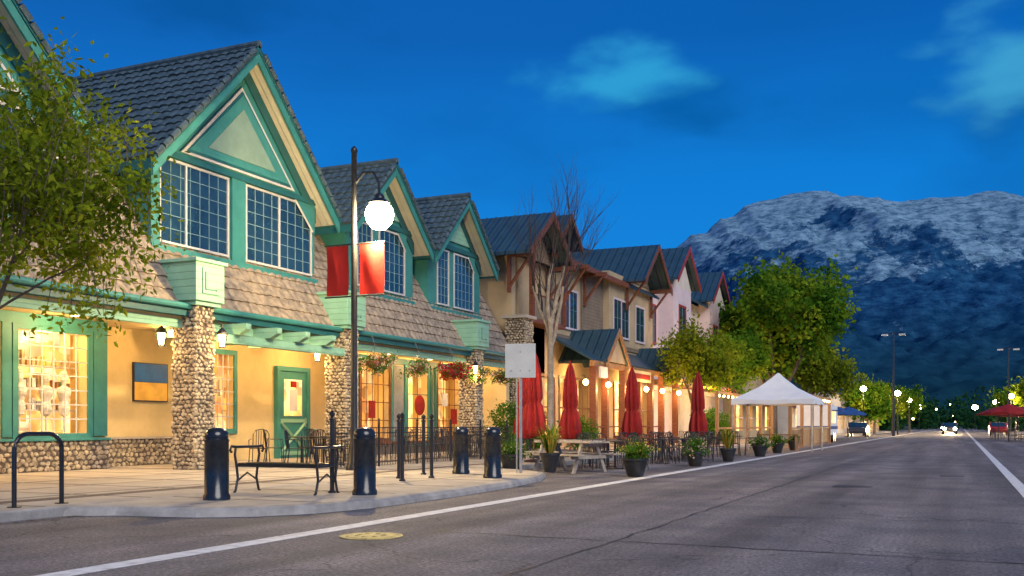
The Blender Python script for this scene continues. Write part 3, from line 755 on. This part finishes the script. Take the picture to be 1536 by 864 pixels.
t.obj('traffic_sign',loc=(-8.6,19.5,.12),rot=TH*.6,bevel=.012)
t=MB(); t.lathe((0,0,0),[(.185,0),(.185,.06),(.165,.09),(.165,.80),(.172,.81),(.172,.835),(.16,.84),(.16,.86),(.172,.865),(.172,.89),(.16,.895),(.155,.93),(.12,.975),(.06,.995),(.01,1.0)],28,blk2)
b0=t.obj('bollard',smooth=True,loc=(-9.35,10.8,.12))
for p in ((-8.04,12.5),(-8.32,17.5),(-9.63,18.7)): inst('bollard',b0,(*p,.12))
t=MB(); P=[(0,-.36,0),(0,-.36,.72)]+[(0,-.36+.2-.2*math.cos(a),.72+.2*math.sin(a)) for a in np.linspace(0.2,math.pi/2,6)]
P+= [(0,.36-.2+.2*math.cos(a),.72+.2*math.sin(a)) for a in np.linspace(math.pi/2,0.2,6)]+[(0,.36,.72),(0,.36,0)]
t.tube(P,.03,10,blk2)
for y in (-.36,.36): t.lathe((0,y,0),[(.085,0),(.085,.012),(.04,.014)],14,blk2)
t.obj('bike_rack',smooth=True,loc=(-10.8,9.12,.12))
Bn=grp('park_bench',(-9.35,12.35,.12)); t=MB()
for i,y in enumerate(np.linspace(-.22,.22,6)): t.tube([(-.72,y,.44),(.72,y,.44)],.02,6,blk)
t.tube([(-.72,-.24,.42),(.72,-.24,.42)],.025,6,blk); t.tube([(-.72,.24,.42),(.72,.24,.42)],.025,6,blk)
t.obj('seat',Bn)
for k,x in enumerate((-.74,.74)):
    l=MB()
    for s_ in (-1,1):
        l.tube([(x,.30*s_,0),(x,.27*s_,.04),(x,.22*s_,.22),(x,.25*s_,.42),(x,.29*s_,.58),(x,.27*s_,.68)],[.025,.02,.02,.022,.02,.02],7,blk)
    l.tube([(x,-.36,.62),(x,-.40,.66),(x,-.36,.71),(x,-.25,.70),(x,.25,.70),(x,.36,.71),(x,.40,.66),(x,.36,.62)],.022,7,blk)
    l.tube([(x,-.22,.42),(x,.22,.42)],.022,6,blk); l.tube([(x,-.23,.18),(x,0,.30),(x,.23,.18)],.014,6,blk)
    l.obj('leg_and_arm_%d'%(k+1),Bn,smooth=True)
t=MB(); t.lathe((0,0,0),[(.06,0),(.06,.03),(.035,.05),(.035,1.1),(.05,1.11),(.05,1.13),(.02,1.15),(.045,1.19),(.045,1.22),(.01,1.26)],12,blk)
p0=t.obj('ornamental_post',smooth=True,loc=(-8.7,12.62,.12))
for p in ((-9.9,16.6),(-9.35,15.8),(-10.2,18.1),(-9.4,17.0)): inst('ornamental_post',p0,(*p,.12))
t=MB(); X=-13.3
for z in (.12,.85,.98): t.box(X-.015,X+.015,19.4,31,z+.1,z+.125,blk)
for y in np.arange(19.4,31.01,.13): t.tube([(X,y,.14),(X,y,1.1)],.009,4,blk,False)
for y in np.arange(19.4,31.1,1.93):
    t.lathe((X,y,.12),[(.03,0),(.03,1.08),(.045,1.09),(.02,1.12),(.04,1.17),(.01,1.21)],8,blk)
for y in np.arange(19.6,31,.26): 
    t.tube([(X,y+.06*math.cos(a),.53+.2*math.sin(a)) for a in np.linspace(0,2*math.pi,13)],.008,4,blk,False)
for x in np.arange(-13.3,-16,-.13): t.tube([(x,31,.14),(x,31,1.1)],.009,4,blk,False)
t.box(-16,-13.3,30.985,31.015,1.07,1.1,blk)
t.obj('wrought_iron_fence')
def chair():
    t=MB()
    for (x,y) in ((-.2,-.2),(.2,-.2)): t.tube([(x*1.15,y*1.1,0),(x,y,.45)],.012,6,blk)
    for x in (-.2,.2): t.tube([(x*1.15,.26,0),(x,.2,.45),(x,.25,.8),(x*.7,.27,.9)],.012,6,blk)
    t.tube([(-.14,.27,.9),(0,.28,.93),(.14,.27,.9)],.012,6,blk)
    t.box(-.21,.21,-.21,.21,.44,.46,blk)
    for x in (-.12,-.06,0,.06,.12): t.tube([(x,.2,.46),(x,.27,.9)],.008,4,blk,False)
    for x in (-.22,.22): t.tube([(x,-.2,.46),(x*1.05,-.18,.66),(x*1.05,.22,.68)],.011,5,blk)
    return t
c0=chair().obj('patio_chair',loc=(-16.2,20.3,.12),rot=.5)
t=MB(); t.lathe((0,0,0),[(.24,0),(.24,.02),(.03,.04),(.03,.70),(.38,.715),(.38,.74)],20,blk); t0=t.obj('patio_table',loc=(-15.7,21.4,.12))
cs=[]; ts=[]
rr=random.Random(8)
for (x,y) in ((-15.5,22.6),(-14.6,20.8),(-14.5,24.6),(-15.2,27),(-14.4,28.6),(-15.2,30)):
    ts.append((x,y,.12))
for (x,y) in ((-8.9,26.2),(-9.7,28.2),(-8.2,29.2),(-9.5,31.5),(-8.0,33),(-8.8,35.5),(-8,38.5),(-9.5,39.5),(-9.3,34),(-8.3,25.0),(-8.1,31.2)):
    ts.append((x,y,0.0))
for p in ts:
    inst('patio_table',t0,p)
    a0=rr.uniform(0,6.28)
    for k in range(3 if p[1]<26 else 4):
        a=a0+k*1.6+rr.uniform(-.2,.2); cs.append((p[0]+.68*math.cos(a),p[1]+.68*math.sin(a),p[2],a-math.pi/2))
for k in range(3):
    a=2.0+k*1.9; cs.append((-15.7+.7*math.cos(a),21.4+.7*math.sin(a),.12,a-math.pi/2))
for c in cs: inst('patio_chair',c0,c[:3],c[3])
t=MB()
for k in range(5): t.box(-.38+k*.155,-.38+k*.155+.14,-.9,.9,.72,.76,greyw)
for s_ in (-1,1):
    for k in range(2): t.box(s_*.68-.14+k*.15,s_*.68-.005+k*.15,-.9,.9,.42,.46,greyw)
for y in (-.62,.62):
    t.box(-.82,.82,y-.02,y+.02,.34,.42,greyw); t.box(-.36,.36,y-.02,y+.02,.64,.72,greyw)
    for s_ in (-1,1): t.ext([(s_*.2,y+.03,.72),(s_*.3,y+.03,.72),(s_*.68,y+.03,0),(s_*.56,y+.03,0)],(0,.04,0),greyw)
pt=t.obj('picnic_table',loc=(-8.7,22.8,0),rot=1.25,bevel=.006)
inst('picnic_table',pt,(-9.6,25,0),1.35)
t=MB(); t.lathe((0,0,0),[(.28,0),(.28,.06),(.05,.1)],16,blk); t.tube([(0,0,.08),(0,0,3.1)],.025,8,wood)
t.lathe((0,0,0),[(.05,.72),(.20,.76),(.29,.92),(.27,1.2),(.21,1.6),(.15,1.70),(.20,1.80),(.20,2.1),(.16,2.6),(.10,2.95),(.03,3.15),(.01,3.24)],64,redf,star=.30,ns=8)
u0=t.obj('closed_patio_umbrella',smooth=True,loc=(-10.98,25.8,0.1))
for p in ((-11.1,29.0),(-10.25,32.7),(-9.15,37.6),(-12.2,28.0)): inst('closed_patio_umbrella',u0,(*p,0),rr.uniform(0,1),rr.uniform(.97,1.04))
def openu(name,p,m,R=1.5):
    t=MB(); t.tube([(0,0,0),(0,0,2.5)],.03,6,blk); t.lathe((0,0,0),[(R,1.95),(R,2.05),(R*.5,2.4),(.02,2.65)],8,m); return t.obj(name,loc=p)
for p in ((3.1,78),(4.6,82),(2.8,88),(4.4,95),(5,104)): openu('open_patio_umbrella',(*p,0),redf,1.6)
for p in ((-8.5,76),(-9,80),(-8.2,84)): openu('open_patio_umbrella',(*p,0),bluef,1.4)
for i in range(14):
    inst('patio_table' if i%3==0 else 'patio_chair',t0 if i%3==0 else c0,(rr.uniform(2.4,5),rr.uniform(76,100),0),rr.uniform(0,6))
def planter(x,y,z,R,H,kind,seed,nm='potted_plant'):
    e=grp(nm,(x,y,z)); t=MB()
    t.lathe((0,0,0),[(R*.55,0),(R*.62,.03),(R*.95,H*.85),(R*1.05,H*.88),(R*1.05,H),(R*.9,H),(R*.88,H*.9)],20,soil); t.obj('pot',e,smooth=True)
    l=MB(); r3=random.Random(seed)
    if kind=='grass':
        for k in range(110):
            a=r3.uniform(0,6.28); b=r3.uniform(.1,.55); h=r3.uniform(.45,.85)
            p1=Vector((.05*math.cos(a),.05*math.sin(a),H*.9)); p2=p1+Vector((b*.4*math.cos(a),b*.4*math.sin(a),h*.7)); p3=p1+Vector((b*math.cos(a),b*math.sin(a),h*(1-b*.5)))
            n=Vector((-math.sin(a),math.cos(a),0))*.014
            l.add([p1-n,p1+n,p2+n,p2-n,p3],[(0,1,2,3),(3,2,4)],straw if k%3 else green_c)
    else:
        q=r3.uniform(.7,1.2)
        tips=[(r3.gauss(0,R*.55),r3.gauss(0,R*.55),H+r3.uniform(-.05,R*q)) for _ in range(34)]
        leaves(l,tips,800,.05,.08,green_c,.5); leaves(l,tips,r3.randint(60,260),.07,.06,flower_w if seed%2 else straw,.9)
        for k in range(26):
            a=r3.uniform(0,6.28); b=r3.uniform(.1,.4); n=Vector((-math.sin(a),math.cos(a),0))*.01
            p1=Vector((0,0,H)); p3=Vector((b*math.cos(a),b*math.sin(a),H+R*r3.uniform(1.2,2.4))); l.add([p1-n,p1+n,p3],[(0,1,2)],green_c)
    l.obj('foliage',e)
planter(-8.25,20.3,.12,.22,.42,'grass',1)
for i,(x,y) in enumerate(((-6.6,21.3),(-6.75,27.4),(-6.7,31.5),(-6.7,37),(-6.9,42),(-7,47))): planter(x,y,0,.30-.02*(i%3),.42,'grass' if i==2 else 'f',i+4)
planter(-9.9,21.9,0,.3,.45,'f',31)
for i,y in enumerate((25.5,28.1,30.5,32.5,34.6)):
    e=grp('hanging_flower_basket',(-16.05,y,3.05)); t=MB()
    t.lathe((0,0,0),[(.04,-.22),(.2,-.14),(.27,0),(.27,.03)],16,wood)
    for k in range(3): t.tube([(.25*math.cos(k*2.1),.25*math.sin(k*2.1),0),(0,0,.55)],.006,4,blk)
    t.tube([(0,0,.55),(-.1,0,.8)],.008,4,blk); t.obj('basket',e)
    l=MB(); tips=[(random.gauss(0,.24),random.gauss(0,.24),random.uniform(-.25,.18)) for _ in range(50)]
    leaves(l,tips,900,.06,.085,green_c,.5); leaves(l,tips,700 if i==2 else 250,.07,.08,flower_r if i in(2,) else flower_w,.9); l.obj('flowers',e)
for i,(x,y,h) in enumerate(((-15.3,33.6,1.8),(-15.2,35,1.4),(-14.6,39.2,1.2),(-13.2,58,1.9),(-13,56,1.6),(-14,64,1.6))):
    l=MB(); tips=[(random.gauss(0,.35),random.gauss(0,.35),random.uniform(.15,h)) for _ in range(60)]
    for k in range(6): l.tube([(0,0,0),(random.gauss(0,.3),random.gauss(0,.3),h*.8)],.015,4,bark,False)
    leaves(l,tips,2600,.13,.12,green_c,.5); l.obj('shrub',loc=(x,y,.12))
e=grp('canopy_tent',(-7.45,45.6,0)); t=MB(); R=1.75
for sx in (-1,1):
    for sy in (-1,1): t.box(sx*R*.96-.03,sx*R*.96+.03,sy*R*.96-.03,sy*R*.96+.03,0,2.2,galv)
t.obj('frame',e); t=MB()
V=[];F=[]
prof=[(1.0,2.05),(1.0,2.3),(.72,2.55),(.42,2.85),(.16,3.25),(.02,3.5)]
for (f,z) in prof:
    for k in range(16):
        a=k/16*8; side=int(a//2)%4; q=(a%2)-1
        x,y={0:(q,-1),1:(1,q),2:(-q,1),3:(-1,-q)}[side]
        sag=.05*(1-abs(q))*(1 if z>2.06 and z<3.2 else 0)
        V.append((x*R*f,y*R*f,z-sag+(.05*(k%2) if z==2.05 else 0)))
for i in range(len(prof)-1):
    for k in range(16): F.append((i*16+k,i*16+(k+1)%16,(i+1)*16+(k+1)%16,(i+1)*16+k))
t.add(V,F,whitef); t.obj('canvas_roof',e,smooth=False)
t=MB(); t.box(-.9,.9,-.3,.3,.7,.76,wood_l)
for x in (-.8,.8):
    for y in (-.25,.25): t.box(x-.03,x+.03,y-.03,y+.03,0,.7,wood_l)
t.obj('serving_table',e)
plight('tent_light',(0,0,2.2),30,e)
e=grp('wooden_patio_enclosure'); t=MB()
for y in (50,54,58,62,66): 
    for x in (-7.6,-11.2): t.box(x-.08,x+.08,y-.08,y+.08,0,2.9,wood_l)
for x in (-7.6,-11.2): t.box(x-.05,x+.05,50,66,2.75,2.88,wood_l); t.box(x-.04,x+.04,50,66,.95,1.05,wood_l)
for y in np.arange(50,66,.4): t.box(-7.63,-7.6,y,y+.3,.1,.93,wood_l)
t.obj('frame',e); t=MB()
for x in (-7.6,-9.4,-11.2):
    for y in np.arange(50.5,66,1.1): globe(t,x,y,2.66,.06)
t.obj('string_lights',e)
for y in (53,62): plight('string_light_glow',(-9.4,y,2.4),260,e,r=.06)
e=grp('food_trailer',(-8.9,70.5,0)); t=MB(); t.box(-1.1,1.1,-2,2,.5,2.5,whitef); t.box(1.1,1.13,-1.4,.6,1.3,2.1,shop2); t.box(1.1,1.7,-1.5,.7,2.12,2.17,bluef); t.box(-1.12,1.12,-2.02,2.02,.9,1.1,bluef)
t.obj('body',e,bevel=.08); t=MB()
for x in (-1.0,1.0):
    for y in (-.4,.5): t.tube([(x-.1,y,.33),(x+.12,y,.33)],.33,16,blk)
t.tube([(0,-2,.5),(0,-3.2,.45)],.05,6,blk); t.obj('wheels_and_hitch',e)
hlm=E('headlight',(1,.85,.55),200)
def car(x,y,m,hl=True):
    e=grp('parked_car' if not hl else 'car',(x,y,0)); t=MB()
    prof=[(-2.2,.35),(-2.25,.7),(-2.1,.95),(-1.3,1.02),(-.7,1.45),(.9,1.48),(1.7,1.05),(2.2,.98),(2.25,.4)]
    t.ext([(-.88,p[0],p[1]) for p in prof],(1.76,0,0),m); t.obj('body',e,bevel=.08); t=MB()
    t.ext([(-.885,p[0],p[1]) for p in ((-1.15,1.03),(-.66,1.4),(.85,1.42),(1.5,1.05))],(1.77,0,0),glass_d)
    t.ext([(-.75,-1.32,1.04),(.75,-1.32,1.04),(.66,-.75,1.44),(-.66,-.75,1.44)],(0,-.03,.01),glass_d)
    for yy in (-1.35,1.4):
        t.tube([(-.9,yy,.33),(-.68,yy,.33)],.33,16,blk); t.tube([(.68,yy,.33),(.9,yy,.33)],.33,16,blk)
    t.obj('glass_and_wheels',e)
    if hl:
        t=MB()
        for xx in (-.62,.62): t.tube([(xx,-2.3,.72),(xx,-2.2,.72)],.18,10,hlm)  # discs oversized, distant headlight glow put into their size
        t.obj('headlights',e)
        l=bpy.data.lights.new('headlight_beam','SPOT'); l.energy=12000; l.color=(1,.72,.38); l.spot_size=math.radians(60); l.spot_blend=.6; l.shadow_soft_size=.15
        o=bpy.data.objects.new('headlight_beam',l); scene.collection.objects.link(o); o.parent=e; o.location=(0,-2.4,.8); o.rotation_euler=(math.radians(-84),0,0)
cg=M('car_paint_grey',(.06,.06,.07),None,3,.3)
car(-1.2,140,cg); car(-1.6,168,cg); car(-2.4,205,cg)
car(-9.2,104,cg,False); car(3.9,125,M('car_paint_red',(.3,.02,.02),None,3,.3),False)
def tall(x,y,H):
    t=MB(); t.tube([(0,0,0),(0,0,H)],[.15,.09],8,blk); t.tube([(-.8,0,H-.05),(0,0,H+.1),(.8,0,H-.05)],.05,6,blk)
    for s_ in (-1,1): t.box(s_*.85-.32,s_*.85+.32,-.15,.15,H-.16,H-.0,signm)
    t.obj('tall_street_lamp',loc=(x,y,0))
tall(-6.4,112,10.8); tall(5.2,131,10.2)
for i,(x,y) in enumerate(((-6.9,129),(-9.4,112),(-7.2,165),(6.3,150),(6.3,110),(5.5,185),(-8,230),(3,240))):
    e=grp('distant_street_lamp',(x,y,0)); t=MB(); t.tube([(0,0,0),(0,0,4.8)],[.09,.05],8,blk); t.obj('pole',e)
    t=MB(); q=.85+max(0,y-100)/160  # globes grow with distance to stand in for lamp glare
    t.lathe((0,0,5),[(.05,-.25*q),(.26*q,-.15*q),(.34*q,.05),(.26*q,.25*q),(.05,.36*q)],12,bulb_s); t.obj('lamp_globe_with_glare',e)
    if i<6: plight('lamp_light',(0,0,4.2),2200,e,(1,.66,.27),.15)
t=MB(); r5=random.Random(12)
for k in range(22):
    y=r5.uniform(220,330); x=r5.uniform(-45,20); globe(t,x,y,r5.uniform(1.2,9),r5.uniform(.14,.28))
t.obj('distant_town_lights')

# ------------------------------------------------------------------ mountains
def vn(x,y,s):
    xi=np.floor(x);yi=np.floor(y);xf=x-xi;yf=y-yi
    def h(a,b):
        v=np.sin(a*127.1+b*311.7+s*74.7)*43758.5453; return v-np.floor(v)
    u=xf*xf*xf*(xf*(xf*6-15)+10);v=yf*yf*yf*(yf*(yf*6-15)+10)
    return (h(xi,yi)*(1-u)+h(xi+1,yi)*u)*(1-v)+(h(xi,yi+1)*(1-u)+h(xi+1,yi+1)*u)*v
def fbm(x,y,o,s,rid=False,g=.5):
    a=1;t=0;n=0
    for k in range(o):
        q=vn(x,y,s+k); q=1-np.sqrt((2*q-1)**2+.004) if rid else q
        t=t+a*q;n+=a;a*=g
        x,y=(x*1.6-y*1.2)+3.1,(x*1.2+y*1.6)+1.7
    return t/n
na,nb=600,360
a=np.linspace(-900,3300,na); b=np.linspace(1200,5800,nb); AA,BB=np.meshgrid(a,b)
px=np.array([300,700,850,940,1005,1035,1060,1080,1100,1118,1130,1180,1240,1262,1300,1340,1400,1450,1480,1510,1560,1650,1900]); py=np.array([560,500,450,420,382,352,347,326,322,303,299,291,283,290,291,297,295,291,284,288,296,320,380])
ap=(px-768)*4000/1488; hp=(638-py)*4000/1488
warp=(fbm(AA/700,BB/700,3,5)-.5)*300
wf=np.clip((3900-BB)/1500,0,1)
Hh=np.interp(AA+warp*wf,ap,hp)
t_=np.clip((BB-1300)/2700,0,1); back=np.clip((BB-4000)/1600,0,1)
shape=t_**1.45*(1-back**1.1)
gx=AA+.35*(BB-4000)+warp
gul=fbm(gx/460,BB/900,7,9,True,.52)-.55; fine=fbm(AA/95,BB/95,5,20,True,.55)-.55
Z=Hh*shape+gul*400*(t_*(1-t_)*3.0+.05)*np.clip(Hh/900,0,1)+fine*62*(t_*(1-t_)*2+.32)
Z-=6
V=np.stack([AA*CT-BB*ST, AA*ST+BB*CT, Z],-1).reshape(-1,3)
i=np.arange(nb-1)[:,None]*na+np.arange(na-1)[None,:]; F=np.stack([i,i+1,i+na+1,i+na],-1).reshape(-1,4)
def mount():
    m=bpy.data.materials.new('hazed_rock_and_forest'); m.use_nodes=True; nt=m.node_tree; bs=nt.nodes['Principled BSDF']; bs.inputs['Roughness'].default_value=1; bs.inputs['Specular IOR Level'].default_value=0  # blue air haze and twilight tint are put into these rock and forest colours
    tc=nd(nt,'ShaderNodeTexCoord'); sp=nd(nt,'ShaderNodeSeparateXYZ'); nt.links.new(tc.outputs['Object'],sp.inputs[0])
    n1=nd(nt,'ShaderNodeTexNoise'); n1.inputs['Scale'].default_value=.0036; n1.inputs['Detail'].default_value=10; n1.inputs['Roughness'].default_value=.76
    nt.links.new(tc.outputs['Object'],n1.inputs['Vector'])
    m1=nd(nt,'ShaderNodeMath',operation='MULTIPLY_ADD'); m1.inputs[1].default_value=2500; nt.links.new(n1.outputs['Fac'],m1.inputs[0]); nt.links.new(sp.outputs[2],m1.inputs[2])
    r1=nd(nt,'ShaderNodeMapRange'); r1.inputs['From Min'].default_value=1800; r1.inputs['From Max'].default_value=1930; nt.links.new(m1.outputs[0],r1.inputs['Value'])
    mp=nd(nt,'ShaderNodeMapping'); mp.inputs['Scale'].default_value=(1,1,2.6); nt.links.new(tc.outputs['Object'],mp.inputs['Vector'])
    n2=nd(nt,'ShaderNodeTexNoise'); n2.inputs['Scale'].default_value=.02; n2.inputs['Detail'].default_value=8; n2.inputs['Roughness'].default_value=.8; nt.links.new(mp.outputs[0],n2.inputs['Vector'])
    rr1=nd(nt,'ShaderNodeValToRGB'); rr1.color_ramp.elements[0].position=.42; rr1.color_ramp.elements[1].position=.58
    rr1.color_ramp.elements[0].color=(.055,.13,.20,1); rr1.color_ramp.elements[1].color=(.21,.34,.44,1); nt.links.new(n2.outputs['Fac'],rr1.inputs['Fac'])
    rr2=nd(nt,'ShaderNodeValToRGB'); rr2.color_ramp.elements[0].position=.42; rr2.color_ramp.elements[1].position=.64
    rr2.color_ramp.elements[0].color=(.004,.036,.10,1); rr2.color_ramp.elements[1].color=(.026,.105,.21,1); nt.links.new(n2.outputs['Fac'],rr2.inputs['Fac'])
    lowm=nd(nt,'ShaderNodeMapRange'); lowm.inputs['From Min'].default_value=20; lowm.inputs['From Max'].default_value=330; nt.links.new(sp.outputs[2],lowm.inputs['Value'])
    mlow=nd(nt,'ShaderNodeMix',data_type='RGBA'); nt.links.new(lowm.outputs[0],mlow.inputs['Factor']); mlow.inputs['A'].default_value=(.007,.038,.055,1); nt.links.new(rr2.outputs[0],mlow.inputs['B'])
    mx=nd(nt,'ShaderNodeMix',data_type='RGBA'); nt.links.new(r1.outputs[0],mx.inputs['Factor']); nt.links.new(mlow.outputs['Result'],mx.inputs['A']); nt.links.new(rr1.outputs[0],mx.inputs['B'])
    nt.links.new(mx.outputs['Result'],bs.inputs['Base Color']); return m
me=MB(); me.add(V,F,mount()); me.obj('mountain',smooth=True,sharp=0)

# ------------------------------------------------------------------ world
w=bpy.data.worlds.new('World'); scene.world=w; w.use_nodes=True; nt=w.node_tree
bg=nt.nodes['Background']; L=nt.links.new
tc=nd(nt,'ShaderNodeTexCoord'); nv=nd(nt,'ShaderNodeVectorMath',operation='NORMALIZE'); L(tc.outputs['Generated'],nv.inputs[0])
sp=nd(nt,'ShaderNodeSeparateXYZ'); L(nv.outputs[0],sp.inputs[0])
rp=nd(nt,'ShaderNodeValToRGB'); e=rp.color_ramp.elements
e[0].position=0; e[0].color=(.006,.24,.72,1); e[1].position=1; e[1].color=(.0,.06,.27,1)
for p,c in ((.12,(.001,.235,.74)),(.24,(.0,.195,.66)),(.36,(.0,.115,.46)),(.6,(.0,.09,.38))):
    q=e.new(p); q.color=(*c,1)
L(sp.outputs[2],rp.inputs['Fac'])
sky=nd(nt,'ShaderNodeTexSky'); sky.sky_type='NISHITA'; sky.sun_disc=False; sky.sun_elevation=math.radians(2); sky.sun_rotation=math.radians(120)
ad=nd(nt,'ShaderNodeMix',data_type='RGBA',blend_type='ADD'); ad.inputs['Factor'].default_value=.005; L(rp.outputs[0],ad.inputs['A']); L(sky.outputs[0],ad.inputs['B'])
mp=nd(nt,'ShaderNodeMapping'); mp.inputs['Scale'].default_value=(1,1,2.2); L(nv.outputs[0],mp.inputs['Vector'])
n1=nd(nt,'ShaderNodeTexNoise'); n1.inputs['Scale'].default_value=4.5; n1.inputs['Detail'].default_value=4; n1.inputs['Roughness'].default_value=.45; L(mp.outputs[0],n1.inputs['Vector'])
n2=nd(nt,'ShaderNodeTexNoise'); n2.inputs['Scale'].default_value=13; n2.inputs['Detail'].default_value=5; n2.inputs['Roughness'].default_value=.45; L(mp.outputs[0],n2.inputs['Vector'])
mr=nd(nt,'ShaderNodeMapRange'); mr.inputs['From Min'].default_value=.5; mr.inputs['From Max'].default_value=.75; mr.inputs['To Max'].default_value=.4; L(n1.outputs['Fac'],mr.inputs['Value'])
mx=nd(nt,'ShaderNodeMix',data_type='RGBA'); L(mr.outputs[0],mx.inputs['Factor']); L(ad.outputs['Result'],mx.inputs['A']); mx.inputs['B'].default_value=(.003,.10,.36,1)
last=mx.outputs['Result']
def cloud(c,sc,col,amt,last):
    sb=nd(nt,'ShaderNodeVectorMath',operation='SUBTRACT'); L(nv.outputs[0],sb.inputs[0]); sb.inputs[1].default_value=c
    ml=nd(nt,'ShaderNodeVectorMath',operation='MULTIPLY'); L(sb.outputs[0],ml.inputs[0]); ml.inputs[1].default_value=sc
    ln=nd(nt,'ShaderNodeVectorMath',operation='LENGTH'); L(ml.outputs[0],ln.inputs[0])
    m1=nd(nt,'ShaderNodeMath',operation='MULTIPLY_ADD'); L(n2.outputs['Fac'],m1.inputs[0]); m1.inputs[1].default_value=-2.6; L(ln.outputs['Value'],m1.inputs[2])
    m2=nd(nt,'ShaderNodeMapRange',interpolation_type='SMOOTHSTEP'); m2.inputs['From Min'].default_value=.0; m2.inputs['From Max'].default_value=-1.2; m2.inputs['To Max'].default_value=amt; L(m1.outputs[0],m2.inputs['Value'])
    x=nd(nt,'ShaderNodeMix',data_type='RGBA'); L(m2.outputs[0],x.inputs['Factor']); L(last,x.inputs['A']); x.inputs['B'].default_value=(*col,1); return x.outputs['Result']
last=cloud((-.250,.92,.302),(12,12,36),(.002,.11,.38),.85,last)
last=cloud((-.300,.895,.328),(12,12,34),(.03,.36,.68),.9,last)
last=cloud((.045,.955,.280),(16,16,24),(.004,.12,.40),.8,last)
last=cloud((.030,.95,.308),(17,17,25),(.05,.36,.64),.9,last)
last=cloud((-.62,.70,.385),(7,7,30),(.002,.09,.34),.7,last)
L(last,bg.inputs['Color']); bg.inputs['Strength'].default_value=1.0

sd=Vector((.72,-.55,.62)).normalized()
sl_=bpy.data.lights.new('sun','SUN'); sl_.energy=2.7; sl_.angle=math.radians(40); sl_.color=(1,.95,.90)
so=bpy.data.objects.new('sun',sl_); scene.collection.objects.link(so); so.rotation_euler=sd.to_track_quat('Z','Y').to_euler()

cam=bpy.data.cameras.new('camera'); co=bpy.data.objects.new('camera',cam); scene.collection.objects.link(co)
co.location=(0,0,1.15); co.rotation_euler=(math.radians(90),0,TH); cam.sensor_width=36; cam.lens=36*1488/1536
cam.shift_y=206/1536; cam.clip_end=20000; cam.clip_start=.1
scene.camera=co
